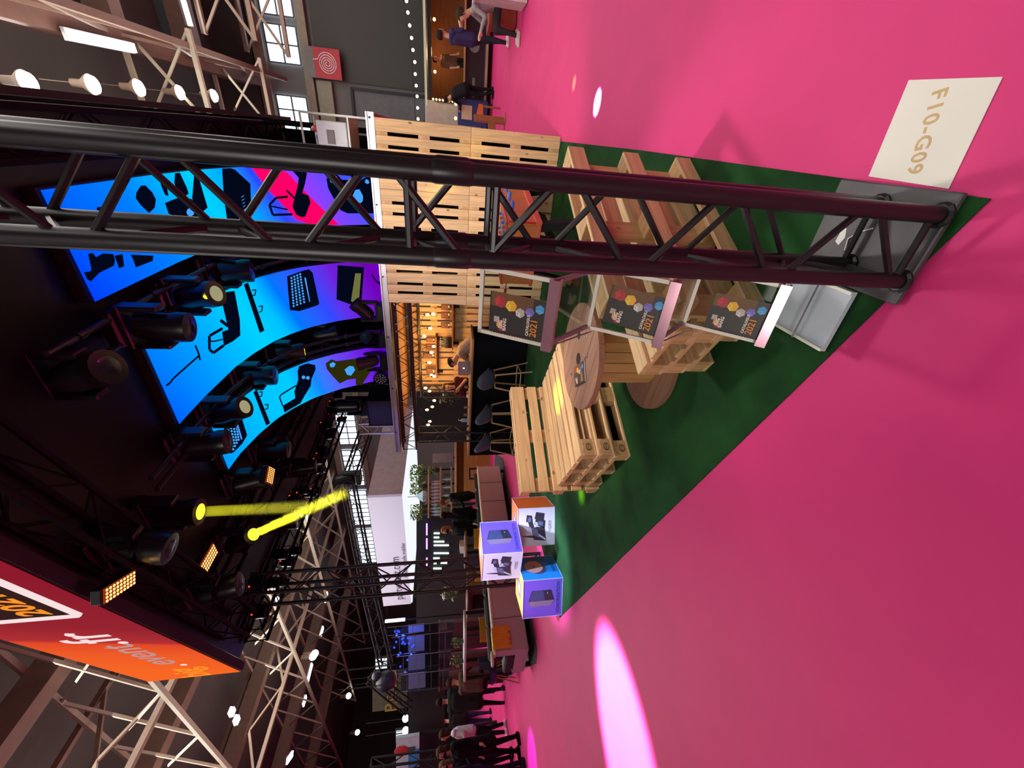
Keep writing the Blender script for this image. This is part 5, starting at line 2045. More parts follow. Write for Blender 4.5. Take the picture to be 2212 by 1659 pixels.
    for p, q, r1, r2, m in prims:
        pv, dv = np.array(p), np.array(q - p)
        L2 = max(1e-9, float(dv @ dv))
        k = np.clip((C - pv) @ dv / L2, 0, 1)
        dist = np.linalg.norm(C - pv - k[:, None] * dv, axis=1) - (r1 + (r2 - r1) * k)
        u = dist < best
        best[u] = dist[u]
        idx[u] = m
    me2.polygons.foreach_set('material_index', idx)
    me2.polygons.foreach_set('use_smooth', [True] * nf)
    link('body', me2, t)
    # hair, eyes, mask
    hb = MB()
    Rm = Matrix((sx_, fw, hv)).transposed()
    hb.ball(H + hv * .035 - fw * .012, 1.0, (.091, .108, .095), 16, 11, Rm)
    bad = [v for v in hb.bm.verts if (v.co - H).dot(fw) > .035 and (v.co - H).dot(hv) < .075]
    bad += [v for v in hb.bm.verts if v not in bad and (v.co - H).dot(hv) < -.03]
    bmesh.ops.delete(hb.bm, geom=list(set(bad)), context='VERTS')
    bmesh.ops.solidify(hb.bm, geom=hb.bm.faces[:], thickness=0.008)
    if hairlen:
        hb.ball(H - fw * .06 - hv * hairlen * .45, 1.0, (.082, .05, .06 + hairlen * .5), 12, 9, Rm)
        for s in (-1, 1):
            hb.ball(H + sx_ * s * .078 - fw * .015 - hv * hairlen * .3, 1.0, (.022, .05, .05 + hairlen * .4), 10, 8, Rm)
    hb.build('hair', mat('hair_%d_%d_%d' % hair, hair, 0.75, spec=0.1), t, True)
    eb = MB()
    for s in (-1, 1):
        eb.ball(H + fw * .085 + sx_ * s * .032 + hv * .022, .0105)
    eb.build('eyes', EYEM, t)
    MB().ball(H + fw * .084 - hv * .052, 1.0, (.022, .008, .006), rot=Rm).build('mouth', mat('lip', (170, 98, 92), 0.5), t)
    if mask:
        MB().ball(H + fw * .052 - hv * .035, 1.0, (.066, .062, .05), 14, 9, Rm).build('face_mask', cloth(mask), t, True)
    if lanyard:
        MB().path([P['neck'] + sx_ * .06 + fw * .06 - tv * .05, P['chest'] + fw * .148, P['neck'] - sx_ * .06 + fw * .06 - tv * .05], .008, 5).build('lanyard', cloth((190, 70, 110)), t)
    return t


def foot(x, y):
    return at(x, y, z=0.0)


# --- right of the booth, at the food trailer
person('person in violet shirt and jeans with white sneakers standing at the food trailer', foot(1100, 97), -PI / 2 - 0.2,
       dict(elR=(.23, .04, 1.16), wrR=(.14, .27, 1.22), elL=(-.23, .06, 1.15), wrL=(-.12, .28, 1.18), knL=(-.1, .08, .5), anL=(-.1, .1, .08), toL=(-.12, .27, .035)), 1.76,
       (62, 54, 96), (44, 46, 62), (226, 222, 210), (50, 40, 32), sleeves=0.5)
person('person all in black with boots leaning on the food trailer counter', foot(1066, 200), 0.35,
       dict(chest=(0, .16, 1.22), neck=(0, .27, 1.36), head=(0, .36, 1.46), shL=(-.18, .24, 1.31), shR=(.18, .24, 1.31), elL=(-.26, .34, 1.06), elR=(.26, .34, 1.06), wrL=(-.2, .55, 1.08), wrR=(.2, .55, 1.08), knL=(-.14, .04, .5), anL=(-.18, -.1, .08), toL=(-.2, .05, .035)), 1.76,
       (26, 26, 30), (22, 22, 26), (24, 22, 22), (40, 32, 28), bulk=1.15)
person('person in grey hooded top and dark trousers sitting at the red brown table', at(1128, 12, z=0.0), -PI / 2 + 2.6,
       dict(pelvis=(0, 0, .52), chest=(0, .12, .86), neck=(0, .2, 1.02), head=(0, .26, 1.16), shL=(-.18, .18, .98), shR=(.18, .18, .98), elL=(-.25, .3, .76), elR=(.25, .3, .76), wrL=(-.12, .5, .82), wrR=(.12, .5, .82),
            hiL=(-.09, 0, .5), hiR=(.09, 0, .5), knL=(-.12, .44, .5), knR=(.12, .44, .5), anL=(-.12, .5, .08), anR=(.12, .42, .08), toL=(-.13, .66, .035), toR=(.13, .58, .035)), 1.76,
       (150, 148, 150), (48, 46, 48), (200, 190, 180), (60, 46, 36))

# --- walkers at the left edge
person('person in a dark long coat with brown fur collar walking away on the pink floor', foot(1090, 1499), 0.5,
       dict(knL=(-.15, .12, .5), anL=(-.2, .12, .08), toL=(-.23, .28, .035), knR=(.12, -.02, .5), anR=(.14, -.14, .1), toR=(.16, .02, .035), elL=(-.27, .05, 1.14), wrL=(-.22, .22, 1.0)), 1.78,
       (34, 34, 30), (26, 22, 30), (52, 46, 46), (36, 26, 22), coat=.24, bulk=1.22)
person('person in navy trousers and black jacket behind the long coat', foot(1062, 1545), 0.3,
       None, 1.74, (24, 22, 26), (32, 30, 70), (30, 28, 30), (44, 32, 26), bulk=1.1)
person('person in white shirt and black trousers with white sneakers holding papers', foot(1096, 1566), 2.2,
       dict(elR=(.24, .03, 1.14), wrR=(.12, .24, 1.05), elL=(-.24, .03, 1.14), wrL=(-.08, .25, 1.04), knL=(-.1, .1, .5), anL=(-.1, .12, .08), toL=(-.12, .28, .035)), 1.70,
       (214, 206, 208), (24, 22, 28), (226, 222, 220), (58, 34, 24), hairlen=.2, lanyard=True, fem=True)
person('person in black coat with dark mask walking towards the camera', foot(1122, 1598), 2.7,
       dict(knR=(.1, .1, .5), anR=(.1, .14, .08), toR=(.11, .3, .035)), 1.72, (20, 18, 24), (22, 20, 26), (28, 26, 30), (74, 48, 34), hairlen=.16, coat=.3, mask=(40, 30, 66), bulk=1.08)
person('person in black jacket with long brown hair carrying a silver bag', foot(1108, 1630), 2.9,
       dict(elL=(-.24, .02, 1.14), wrL=(-.16, .2, 1.02)), 1.68, (26, 24, 34), (22, 20, 28), (30, 28, 30), (96, 70, 44), hairlen=.24, mask=(34, 30, 60), fem=True, bulk=1.05)
person('person with pale mask at the left edge of the crowd', foot(1134, 1656), 2.8,
       None, 1.72, (32, 28, 60), (24, 22, 40), (40, 36, 50), (150, 120, 96), hairlen=.1, mask=(120, 110, 210))
p = foot(1118, 1622)
t = thing('carrier_bag', 'crumpled silver white carrier bag held by the long haired person', 'bag', p + Vector((-0.12, -0.32, 0.78)), 0.3)
mb = MB()
rb_ = random.Random(5)
mb.ball((0, 0, 0), 1.0, (.15, .08, .2), 14, 10)
for v in mb.bm.verts:
    v.co *= 1 + 0.14 * (rb_.random() - .5)
mb.build('bag_body', mat('bag_silver', (196, 190, 222), 0.3), t)
MB().path([(-.06, 0, .18), (-.03, 0, .28), (.03, 0, .28), (.06, 0, .18)], .008, 5).build('handle', mat('bag_silver', (196, 190, 222)), t)
t = thing('paper_bag', 'lilac paper bag at the left edge of the crowd', 'bag', foot(1122, 1645) + Vector((-0.2, -0.28, 0.62)), 0.3)
MB().box((0, 0, 0), (.34, .1, .3), bev=.01).build('bag_body', mat('bag_lilac', (150, 132, 212), 0.5), t)
MB().path([(-.08, 0, .15), (-.05, 0, .25), (.05, 0, .25), (.08, 0, .15)], .006, 5).build('handle', WHITEP, t)
t = thing('pouf', 'rounded pink seat block at the bottom of the left crowd', 'pouf', at(1106, 1652, z=0.0) + Vector((-.25, -.3, 0)), 0)
MB().lathe([(.2, 0), (.24, .03), (.24, .36), (.2, .42), (.01, .43)], 20).build('seat', mat('pouf_pink', (206, 96, 140), 0.7), t, True)
MB().lathe([(.21, -.0), (.21, .012)], 20).build('foot', MATT, t)

# --- behind the bar
person('person in light grey top bending over the laptop behind the bar', at(1000, 738, b=7.45) - Vector((0, 0, at(1000, 738, b=7.45).z - 0.007)), BZ + PI / 2 + 0.25,
       dict(pelvis=(0, -.1, .93), chest=(0, .16, 1.19), neck=(0, .30, 1.31), head=(0, .40, 1.385), shL=(-.18, .24, 1.26), shR=(.18, .24, 1.26), elL=(-.26, .34, 1.10), elR=(.26, .34, 1.10), wrL=(-.14, .55, 1.125), wrR=(.14, .55, 1.125), face=(0, .75, -.6)), 1.72,
       (176, 160, 150), (40, 40, 46), (30, 28, 28), (44, 34, 28))
person('person with long brown hair in a dark red dress behind the bar', W(-4.78, 7.55, 0.007), PI - 0.3,
       dict(elL=(-.22, .12, 1.16), wrL=(-.05, .24, 1.34), elR=(.22, .14, 1.12), wrR=(.06, .34, 1.14), head=(0, .05, 1.58)), 1.62, (70, 22, 34), (50, 18, 28), (30, 28, 28), (92, 56, 36), hairlen=.3, sleeves=0.4, fem=True)

# --- in the neighbouring booth
person('person in black suit with shaved head standing behind the sofa', at(1075, 1068, f=11.3) * 1.0 + Vector((0, 0, -at(1075, 1068, f=11.3).z)), PI / 2 + .2,
       dict(chest=(0, .04, 1.27), neck=(0, .09, 1.44), head=(0, .16, 1.56), elR=(.22, .1, 1.14), wrR=(.1, .3, 1.05), elL=(-.22, .1, 1.14), wrL=(-.1, .32, 1.04)), 1.74, (22, 24, 24), (18, 18, 20), (24, 22, 22), (110, 66, 56), bulk=1.15)
person('person in black with very long dark hair behind the sofa, seen from behind', at(1075, 1108, f=10.9) + Vector((0, 0, -at(1075, 1108, f=10.9).z)), -0.5,
       None, 1.66, (16, 14, 16), (18, 18, 20), (24, 22, 22), (34, 18, 14), hairlen=.42, bulk=1.1, fem=True)
person('person with dark mask and light brown hair behind the sofa', at(1075, 1137, f=10.6) + Vector((0, 0, -at(1075, 1137, f=10.6).z)), PI - .5,
       None, 1.66, (16, 16, 18), (18, 18, 20), (24, 22, 22), (166, 112, 76), hairlen=.14, mask=(26, 20, 22), bulk=1.15)
person('person in brown jacket sitting at the high table of the left booth', at(1070, 1470, f=9.4) + Vector((0, 0, -at(1070, 1470, f=9.4).z)), 0.2,
       dict(pelvis=(0, 0, .74), chest=(0, .08, 1.08), neck=(0, .1, 1.25), head=(0, .15, 1.38), shL=(-.18, .08, 1.2), shR=(.18, .08, 1.2), elL=(-.26, .18, .96), elR=(.26, .18, .96), wrL=(-.12, .4, 1.0), wrR=(.12, .4, 1.0),
            hiL=(-.09, 0, .72), hiR=(.09, 0, .72), knL=(-.12, .42, .68), knR=(.12, .42, .68), anL=(-.12, .4, .26), anR=(.12, .4, .26), toL=(-.13, .55, .22), toR=(.13, .55, .22)), 1.74,
       (96, 70, 58), (34, 30, 34), (40, 36, 36), (60, 42, 30))
# ------------------------------------------------------------------ food trailer and what stands around it
TR = thing('food_trailer', 'food trailer with rounded lit serving window and black lower panel', 'food trailer', W(2.3, 17.0, 0), BZ)
TB = mat('trailer_cream', (186, 180, 166), 0.45)
mb = MB()
mb.box((0.2, 1.75, 1.3), (4.6, 0.1, 1.9))
mb.box((0.2, 0.9, 2.22), (4.6, 1.8, 0.08), bev=0.02)
mb.box((0.2, 0.9, 0.34), (4.6, 1.8, 0.1))
mb.box((-2.05, 0.9, 1.28), (0.1, 1.8, 1.85))
mb.box((2.45, 0.9, 1.28), (0.1, 1.8, 1.85))
mb.box((-1.68, 0.03, 1.28), (0.7, 0.06, 1.85))
mb.build('body', TB, TR)
def rrect(x0, x1, z0, z1, r, n=5):
    pts = []
    for cx_, cz_, s0 in ((x1 - r, z1 - r, 0), (x0 + r, z1 - r, 1), (x0 + r, z0 + r, 2), (x1 - r, z0 + r, 3)):
        for i in range(n + 1):
            th = (s0 + i / n) * PI / 2
            pts.append((cx_ + r * math.cos(th), cz_ + r * math.sin(th)))
    return pts
mb = MB()
ou, inn = rrect(-1.36, 2.0, 0.86, 2.14, 0.3), rrect(-1.26, 1.9, 0.94, 2.02, 0.22)
for i in range(len(ou)):
    j = (i + 1) % len(ou)
    for y in (-0.06,):
        mb.face([(ou[i][0], y, ou[i][1]), (ou[j][0], y, ou[j][1]), (inn[j][0], y, inn[j][1]), (inn[i][0], y, inn[i][1])])
    mb.face([(inn[i][0], -0.06, inn[i][1]), (inn[j][0], -0.06, inn[j][1]), (inn[j][0], 0.2, inn[j][1]), (inn[i][0], 0.2, inn[i][1])])
    mb.face([(ou[i][0], -0.06, ou[i][1]), (ou[j][0], -0.06, ou[j][1]), (ou[j][0], 0.06, ou[j][1]), (ou[i][0], 0.06, ou[i][1])])
mb.build('window_surround', mat('trailer_black', (28, 26, 24), 0.35), TR)
MB().box((0.3, 1.66, 1.5), (3.4, 0.05, 1.3)).build('inside_wall', wood('trailer_wood', (150, 92, 48), 'X', rnd=0), TR)
MB().box((0.32, -0.16, 0.93), (3.0, 0.3, 0.05), bev=0.008).build('counter_shelf', wood('trailer_shelf', (168, 128, 82), 'X', rnd=0), TR)
MB().box((0.32, -0.08, 0.60), (3.3, 0.06, 0.6)).build('lower_panel', mat('trailer_black', (28, 26, 24)), TR)
MB().box((0.2, -0.06, 0.22), (4.6, 0.06, 0.16)).build('blue_skirt', mat('trailer_blue', (36, 52, 110), 0.5), TR)
MB().box((0.2, -0.10, 0.20), (4.6, 0.05, 0.08)).build('wood_strip', wood('trailer_strip', (190, 160, 112), 'X', rnd=0), TR)
MB().lathe([(0.17, -0.01), (0.17, 0.012), (0.13, 0.014)], 24, T(0.25, -0.12, 0.62) @ Matrix.Rotation(PI / 2, 4, 'X')).build('round_emblem', mat('emblem_grey', (120, 132, 120), 0.5), TR)
MB().box((-0.85, -0.12, 0.62), (0.55, 0.02, 0.09)).build('name_plate', mat('emblem_grey', (120, 132, 120)), TR)
MB().box((0.2, -0.1, 2.2), (3.4, 0.02, 0.03)).build('roof_light_bar', glow('trailer_bar', (200, 190, 160), 1.0), TR)
for x in (-1.30, 1.92):
    for i in range(9):
        MB().ball((x, -0.12, 1.98 - i * 0.11), 0.035, u=8, v=6).build('marquee_bulb', glow('marquee_bulb', (255, 190, 120), 5.0), TR)
for x in (-0.5, 0.85):
    MB().ball((x, 0.35, 1.92), 0.05, u=8, v=6).build('ceiling_bulb', glow('marquee_bulb', (255, 190, 120)), TR)
for x in (-0.9, 1.1):
    MB().tube((x, 0.9, 0.0), (x, 0.9, 0.30), 0.06, 8).build('axle_stand', MATT, TR)
point('trailer_light', W(2.3, 17.7, 1.9), (1.0, 0.6, 0.28), 16, 0.2)
person('vendor in brown shirt inside the food trailer window', W(2.15, 17.55, 0.39), PI, None, 1.6, (110, 80, 60), (40, 40, 40), (30, 30, 30), (50, 34, 26), sleeves=0.4)
# star shaped string lights above the trailer
ST_ = glow('string_star', (255, 236, 190), 7.0)
s0_ = None
pts = []
for x, y in ((878, 2), (881, 27), (885, 55), (889, 82), (892, 108), (896, 134), (897, 160), (899, 185), (901, 208), (902, 233), (903, 257)):
    p = at(x, y, b=16.2)
    pts.append(p)
    if s0_ is None:
        s0_ = thing('string_lamp', 'tiny warm lamp on the light string above the food trailer', 'bulb', p, 0, 'lamps on the string above the food trailer')
        MB().ball((0, 0, 0), 0.045, u=8, v=6).build('bulb_glass', ST_, s0_, True)
        MB().tube((0, 0, 0.03), (0, 0, 0.09), 0.018, 6).build('socket', MATT, s0_)
        stree = tree_of(s0_)
    else:
        copy_thing(s0_, loc=p, tree=stree)
tag(MB().path([p + Vector((0, 0, .09)) for p in pts], 0.01, 5).build('light_string_cable', MATT), 'thin cable of the lamp string above the food trailer', 'cable')
# blue cabinet with two lamps, board and cardboard stand left of the trailer
t = thing('menu_cabinet', 'blue menu cabinet with two small lamps left of the food trailer', 'cabinet', at(1040, 247, b=16.4) * 1 - Vector((0, 0, at(1040, 247, b=16.4).z)), BZ)
MB().box((0, 0, 0.65), (0.75, 0.3, 1.0), bev=0.01).build('body', mat('cabinet_blue', (40, 62, 120), 0.5), t)
MB().box((0, -0.16, 0.85), (0.4, 0.02, 0.35)).build('menu_sheet', mat('menu_cream', (206, 190, 150), 0.6), t)
for x in (-0.2, 0.2):
    MB().ball((x, -0.2, 1.22), 0.05, u=8, v=6).build('lamp', glow('marquee_bulb', (255, 190, 120)), t)
for x in (-.3, .3):
    MB().box((x, 0, .08), (.05, .25, .16)).build('foot', MATT, t)
t = thing('white_partition', 'pale partition panel between food trailer and pallet wall', 'partition', W(0.0, 17.6, 0), BZ)
MB().box((0, 0, 1.12), (1.5, 0.08, 2.2)).build('panel', mat('partition_pale', (168, 164, 156), 0.7), t)
MB().box((0, 0, 0.02), (1.5, 0.3, 0.04)).build('foot', MATT, t)
q0 = at(1091, 262, z=0)
t = thing('cardboard_stand', 'brown cardboard stand beside the upper pallet wall end', 'stand', q0, 0.3)
CBD = mat('cardboard', (164, 112, 70), 0.8)
MB().box((0, 0, 0.42), (0.20, 0.06, 0.80)).build('post', CBD, t)
MB().box((-0.2, 0, 0.36), (0.42, 0.05, 0.2)).build('cross_piece', CBD, t)
MB().box((0, 0, 0.012), (0.22, 0.3, 0.024)).build('foot', CBD, t)
q1 = at(1080, 248, f=11.2)
q1.z = 0
t = thing('orange_board', 'orange wedge shaped board leaning by the cardboard stand', 'board', q1, 0.1)
MB().prism([(-0.25, 0), (0.25, 0), (0.25, 0.12), (-0.22, 0.22)], -0.02, 0.02, T(0, 0, 0.50) @ Matrix.Rotation(PI / 2, 4, 'X')).build('board', mat('board_orange', (226, 122, 56), 0.6), t)
for x in (-.2, .2):
    MB().box((x, 0, .26), (.03, .05, .52)).build('leg', CBD, t)
# table and counter at the right edge
q = at(1114, 36, z=0)
t = thing('side_table', 'red brown block table beside the seated person', 'table', q, -0.4)
RB_ = mat('rust_brown', (138, 58, 34), 0.6)
MB().box((0, 0, 0.58), (0.62, 0.62, 0.08), bev=0.01).build('top', RB_, t)
MB().box((0, 0, 0.28), (0.5, 0.5, 0.54), bev=0.01).build('block', RB_, t)
for i, (dx, dy) in enumerate(((-.15, .1), (.05, -.1), (.16, .12), (-.02, .18))):
    g_ = thing('drink_glass', 'glass on the red brown table, %s from the violet shirt person' % ('first', 'second', 'third', 'fourth')[i], 'glass', q + Vector((dx, dy, .627)), 0, 'glasses on the red brown table')
    MB().lathe([(.03, 0), (.036, .01), (.04, .16), (.037, .16), (.033, .012)], 10).build('glass_wall', glass('cup_glass', (230, 235, 240), 0.7), g_, True)
    MB().lathe([(.032, .013), (.036, .09)], 10).build('drink', mat('drink_amber', (190, 170, 120), 0.3), g_)
q = at(1152, 4, z=0)
t = thing('white_counter', 'white counter corner at the right edge of the view', 'counter', q + Vector((1.0, 0.45, 0)), BZ)
MB().box((0, 0, 0.5), (1.0, 0.6, 0.96)).build('front', mat('counter_white', (214, 206, 206), 0.5), t)
MB().box((0, 0, 1.0), (1.06, 0.66, 0.05), bev=0.006).build('top', mat('counter_white', (214, 206, 206)), t)

# ------------------------------------------------------------------ neighbouring booth on the left
GC = mat('grey_carpet', (66, 64, 66), 0.9, var=0.12, scale=3)
mb = MB()
poly = [tuple(W(a, b).xy) for a, b in ((-7.36, 7.95), (-7.30, 3.15), (-7.6, 3.06), (-10.1, 3.95), (-14.4, 5.4), (-13.6, 9.6), (-8.4, 9.3))]
mb.prism(poly, 0.0, 0.008)
tag(mb.build('carpet', GC), 'dark grey carpet of the neighbouring booth behind the sofas', 'carpet')
LEA = mat('leather_mauve', (180, 170, 170), 0.42, var=0.05, bump=0.05, scale=30)
CRM = mat('leather_cream', (214, 200, 176), 0.45)
SEATB = mat('seat_black', (36, 36, 40), 0.6)


def sofa(label, x0, x1, b0, b1, n):
    """sofa seen from behind: back panels along b at a = -7.4"""
    t = thing('sofa', label, 'sofa', W(-7.42, (b0 + b1) / 2, 0.009), BZ, 'mauve sofas of the neighbouring booth')
    Ls = (b1 - b0) / n
    for i in range(n):
        yc = -(b1 - b0) / 2 + Ls * (i + .5)
        MB().box((-0.09, yc, 0.385), (0.17, Ls - 0.008, 0.57), bev=0.018).build('back_panel', LEA, t)
        MB().box((-0.10, yc, 0.69), (0.20, Ls - 0.008, 0.045), bev=0.012).build('back_rim', CRM, t)
        MB().box((-0.52, yc, 0.42), (0.66, Ls - 0.01, 0.16), bev=0.03).build('seat_cushion', SEATB, t)
        MB().box((-0.30, yc, 0.66), (0.16, Ls - 0.02, 0.26), bev=0.04).build('back_cushion', SEATB, t)
    MB().box((-0.47, 0, 0.22), (0.74, b1 - b0 - .02, 0.22)).build('frame', LEA, t)
    for y in (-(b1 - b0) / 2 + .1, (b1 - b0) / 2 - .1):
        for x in (-.12, -.78):
            MB().box((x, y, .055), (.06, .06, .11)).build('foot', MATT, t)
    return t


sofa('long mauve leather sofa behind the white cube box, seen from its back', 0, 0, 5.35, 7.75, 4)
sofa('mauve leather sofa left of the violet and blue cube box, seen from its back', 0, 0, 3.22, 4.95, 3)
YC = mat('cushion_yellow', (222, 160, 40), 0.7)
for lb, (x, y, f), s_ in (('yellow cushion on the long sofa, right of the black suit person', (1026, 1052), 9.0), 0) if False else ():
    pass


def pos(x, y, f, z):
    p = at(x, y, f=f)
    p.z = z
    return p


t = thing('cushion', 'yellow cushion lying on the long sofa below the black suit person', 'cushion', pos(1030, 1056, 10.9, 0.59), BZ + .2)
mb = MB()
mb.ball((0, 0, 0), 1.0, (.24, .24, .08), 14, 9)
mb.build('cover', YC, t, True)
MB().path([(.22 * math.cos(i * PI / 8), .22 * math.sin(i * PI / 8), 0) for i in range(17)], .008, 5).build('piping', YC, t)
t = thing('throw_blanket', 'yellow blanket draped over the end of the left sofa', 'blanket', W(-7.46, 3.45, 0.72), BZ)
t.scale = (.8, .66, .8)
mb = MB()
for i in range(8):
    mb.prism([(-0.28 + i * .07, -.02), (-0.21 + i * .07, .0), (-0.21 + i * .07, .36 - .03 * (i % 3)), (-0.28 + i * .07, .38 - .05 * (i % 2))], -.01, .012 + .012 * (i % 2), frame((0.085 + .01 * (i % 2), 0, -0.02), (0, 1, 0), (0, 0, -1)))
mb.box((-0.1, 0, .006), (.3, .56, .015))
mb.build('cloth', YC, t)
MB().box((-0.2, -.35, .03), (.22, .3, .06), bev=.02).build('folded_end', mat('blanket_cream', (206, 190, 160), 0.8), t)

# yellow shell chairs of the booth
YS = mat('shell_yellow', (226, 164, 34), 0.45)
def shell_chair(label, loc, rz, m):
    t = thing('shell_chair', label, 'chair', loc, rz, 'shell chairs of the left booth')
    mb = MB()
    mb.lathe([(0.02, 0), (0.2, .02), (0.235, .08), (0.245, .14)], 18, T(0, 0, .44), caps=False)
    mb.build('seat_shell', m, t, True)
    mb = MB()
    for i in range(9):
        th = PI + (i - 4) * 0.26 + PI / 2
        mb.box((.25 * math.cos(th), .25 * math.sin(th), .68), (.07, .02, .30), Matrix.Rotation(th + PI / 2, 3, 'Z'))
    mb.build('backrest', m, t)
    for sx in (-1, 1):
        for sy in (-1, 1):
            MB().tube((sx * .1, sy * .1, .45), (sx * .22, sy * .22, 0), .014, 7, .011).build('leg', SW_, t, True)
    return t


shell_chair('yellow shell chair below the person with dark mask', pos(1060, 1162, 10.2, .009), 0.4, YS)
shell_chair('yellow shell chair behind the stacked cube box', pos(1060, 1228, 9.7, .009), -0.5, YS)
shell_chair('yellow shell chair behind the left sofa', pos(1060, 1362, 8.4, .009), 0.9, YS)
shell_chair('blue shell chair beside the dark long coat person', pos(1060, 1450, 8.5, .009), 2.0, mat('shell_blue', (40, 52, 90), 0.4))

WOODB = wood('bar_block', (188, 128, 62), 'X', rnd=0.05)
WOODP = wood('table_pinkish', (150, 112, 92), 'X', rnd=0.05)


def high_table(label, loc, rz, w, d, h, m, items=()):
    t = thing('high_table', label, 'table', loc, rz, 'high tables of the left booth')
    MB().box((0, 0, h), (w, d, .05), bev=.006).build('top', m, t)
    for sx in (-1, 1):
        for sy in (-1, 1):
            MB().box((sx * (w / 2 - .05), sy * (d / 2 - .05), h / 2 - .012), (.05, .05, h - .03)).build('leg', MATT, t)
    return t


high_table('high wooden table with papers in front of the lit tube wall', pos(1040, 1185, 10.6, .009), BZ, 1.1, .6, 1.02, WOODP)
t = thing('paper_stack', 'stack of white boxes on the high wooden table', 'box', pos(1040, 1178, 10.6, 1.06), BZ)
MB().box((0, 0, .06), (.3, .2, .1)).build('box_body', WHITEP, t)
MB().box((0.02, 0, .115), (.26, .18, .012)).build('lid', mat('lid_cream', (214, 196, 160), 0.6), t)
t = thing('counter_block', 'brown wooden counter block with an open niche behind the truss leg', 'counter', pos(1050, 1280, 10.2, .009), BZ)
MB().box((0, 0.1, .5), (1.0, .5, .98)).build('body', WOODP, t)
MB().box((0, -.16, 1.0), (1.04, .56, .03), bev=.005).build('top', WOODP, t)
MB().box((-.12, -.156, .55), (.62, .012, .62)).build('niche', MATT, t)  # flat black panel painted for the shaded niche, no recess cut

GREEN_L = [mat('leaf_green', (104, 142, 46), 0.55, rnd=0.1), mat('leaf_dark', (62, 96, 34), 0.55), mat('leaf_light', (150, 176, 70), 0.5)]


def foliage(n, rad, hgt, sz, seed, drop=0.3, m=None):
    r = random.Random(seed)
    mb = MB()
    for i in range(n):
        th, ph = r.random() * 2 * PI, r.random()
        d = Vector((math.cos(th) * rad * ph ** .5, math.sin(th) * rad * ph ** .5, hgt * (r.random() - drop * ph)))
        q = Quaternion(Vector((r.random() - .5, r.random() - .5, r.random() - .5)).normalized(), r.random() * 6)
        s_ = sz * (.7 + .6 * r.random())
        mb.mi = r.randrange(3)
        pts = [q @ Vector(v) + d for v in ((0, -s_, 0), (s_ * .35, -s_ * .2, s_ * .12), (0, s_, 0), (-s_ * .35, -s_ * .2, s_ * .12))]
        mb.face(pts)
    return mb


def plant(label, loc, rad, hgt, n, seed, flowers=False, pot=.1, drop=.3, group=None):
    t = thing('flower_vase' if flowers else 'potted_fern', label, 'flowers' if flowers else 'plant', loc, seed, group)
    MB().lathe([(pot * .6, 0), (pot * .8, .02), (pot, pot * 1.7), (pot * .9, pot * 1.7), (pot * .7, .03)], 14).build('vase' if flowers else 'pot', glass('cup_glass') if False else mat('pot_dark', (52, 46, 42), 0.4), t, True)
    f = foliage(n, rad, hgt, rad * .28, seed, drop).build('leaves', GREEN_L, t)
    f.location = (0, 0, pot * 1.7 + hgt * .3)
    mb = MB()
    for i in range(5):
        mb.tube((0, 0, .04), (rad * .5 * math.cos(i * 1.3), rad * .5 * math.sin(i * 1.3), pot * 1.7 + hgt * .5), .006, 5)
    mb.build('stems', GREEN_L[1], t)
    if flowers:
        r = random.Random(seed + 1)
        for k in range(6):
            mb = MB()
            c = Vector(((r.random() - .5) * rad * 1.4, (r.random() - .5) * rad * 1.4, pot * 1.7 + hgt * (.75 + .5 * r.random())))
            for i in range(5):
                mb.ball(c + Vector((.035 * math.cos(i * 1.257), .035 * math.sin(i * 1.257), 0)), .03, (1, 1, .55), 7, 5)
            mb.build('blossom', mat('petal_white', (236, 232, 226), 0.5), t, True)
    return t


plant('white flowers with green leaves in a dark vase behind the bar counter', pos(980, 857, 11.5, 1.12), .2, .36, 60, 3, True)
plant('white flowers in a vase on the brown counter block', pos(980, 1278, 10.2, 1.035), .2, .36, 60, 5, True)

# canopy of the neighbouring stand
cz = 2.95
k0 = at(868, 1072, z=cz)
ztop = at(793, 1072, f=k0.y).z
k0a, k0b = ab(k0)
e1a = ab(at(888, 1302, z=cz))[0]
CANW = bpy.data.materials.new('canopy_fabric')
CANW.use_nodes = True
bs_ = CANW.node_tree.nodes['Principled BSDF']
bs_.inputs['Base Color'].default_value = lin((226, 224, 238)) + (1,)
bs_.inputs['Emission Color'].default_value = lin((196, 194, 236)) + (1,)
bs_.inputs['Emission Strength'].default_value = 0.28
cn = thing('light_canopy', 'white back lit fabric canopy with web address over the neighbouring stand', 'canopy', (0, 0, 0), BZ)
mb = MB()
mb.box(((k0a + e1a) / 2, k0b + .05, (cz + ztop) / 2), (k0a - e1a, .1, ztop - cz))
mb.build('front_panel', CANW, cn)
mb = MB()
mb.box((k0a - .05, k0b + 2.6, (cz + ztop) / 2), (.1, 5.0, ztop - cz))
mb.build('side_panel', mat('canopy_side', (206, 204, 206), 0.6), cn)
mb = MB()
mb.box(((k0a + e1a) / 2, k0b + 2.6, cz - .03), (k0a - e1a, 5.1, .05))
mb.build('light_ceiling', glow('canopy_ceiling', (236, 240, 250), 1.1), cn)
txt_c = at(850, 1180, b=k0b - .02)
text('lettering', 'partyevent.com', 0.44, mat('canopy_print', (92, 88, 110), 0.6), T(ab(txt_c)[0] - 2.0, k0b - .012, cz + 0.42) @ Matrix.Rotation(PI / 2, 4, 'X'), cn, align='CENTER')
text('lettering', 'location vaisselle mobilier', 0.2, mat('canopy_print', (92, 88, 110)), T(ab(txt_c)[0] - 0.9, k0b - .012, cz + 0.1) @ Matrix.Rotation(PI / 2, 4, 'X'), cn)
for a_, b_ in ((k0a - .1, k0b + 4.9), (e1a + .1, k0b + 4.9), (e1a + .1, k0b + .2)):
    MB().box((a_, b_, cz / 2 - .03), (.1, .1, cz - .06)).build('post', MATT, cn)

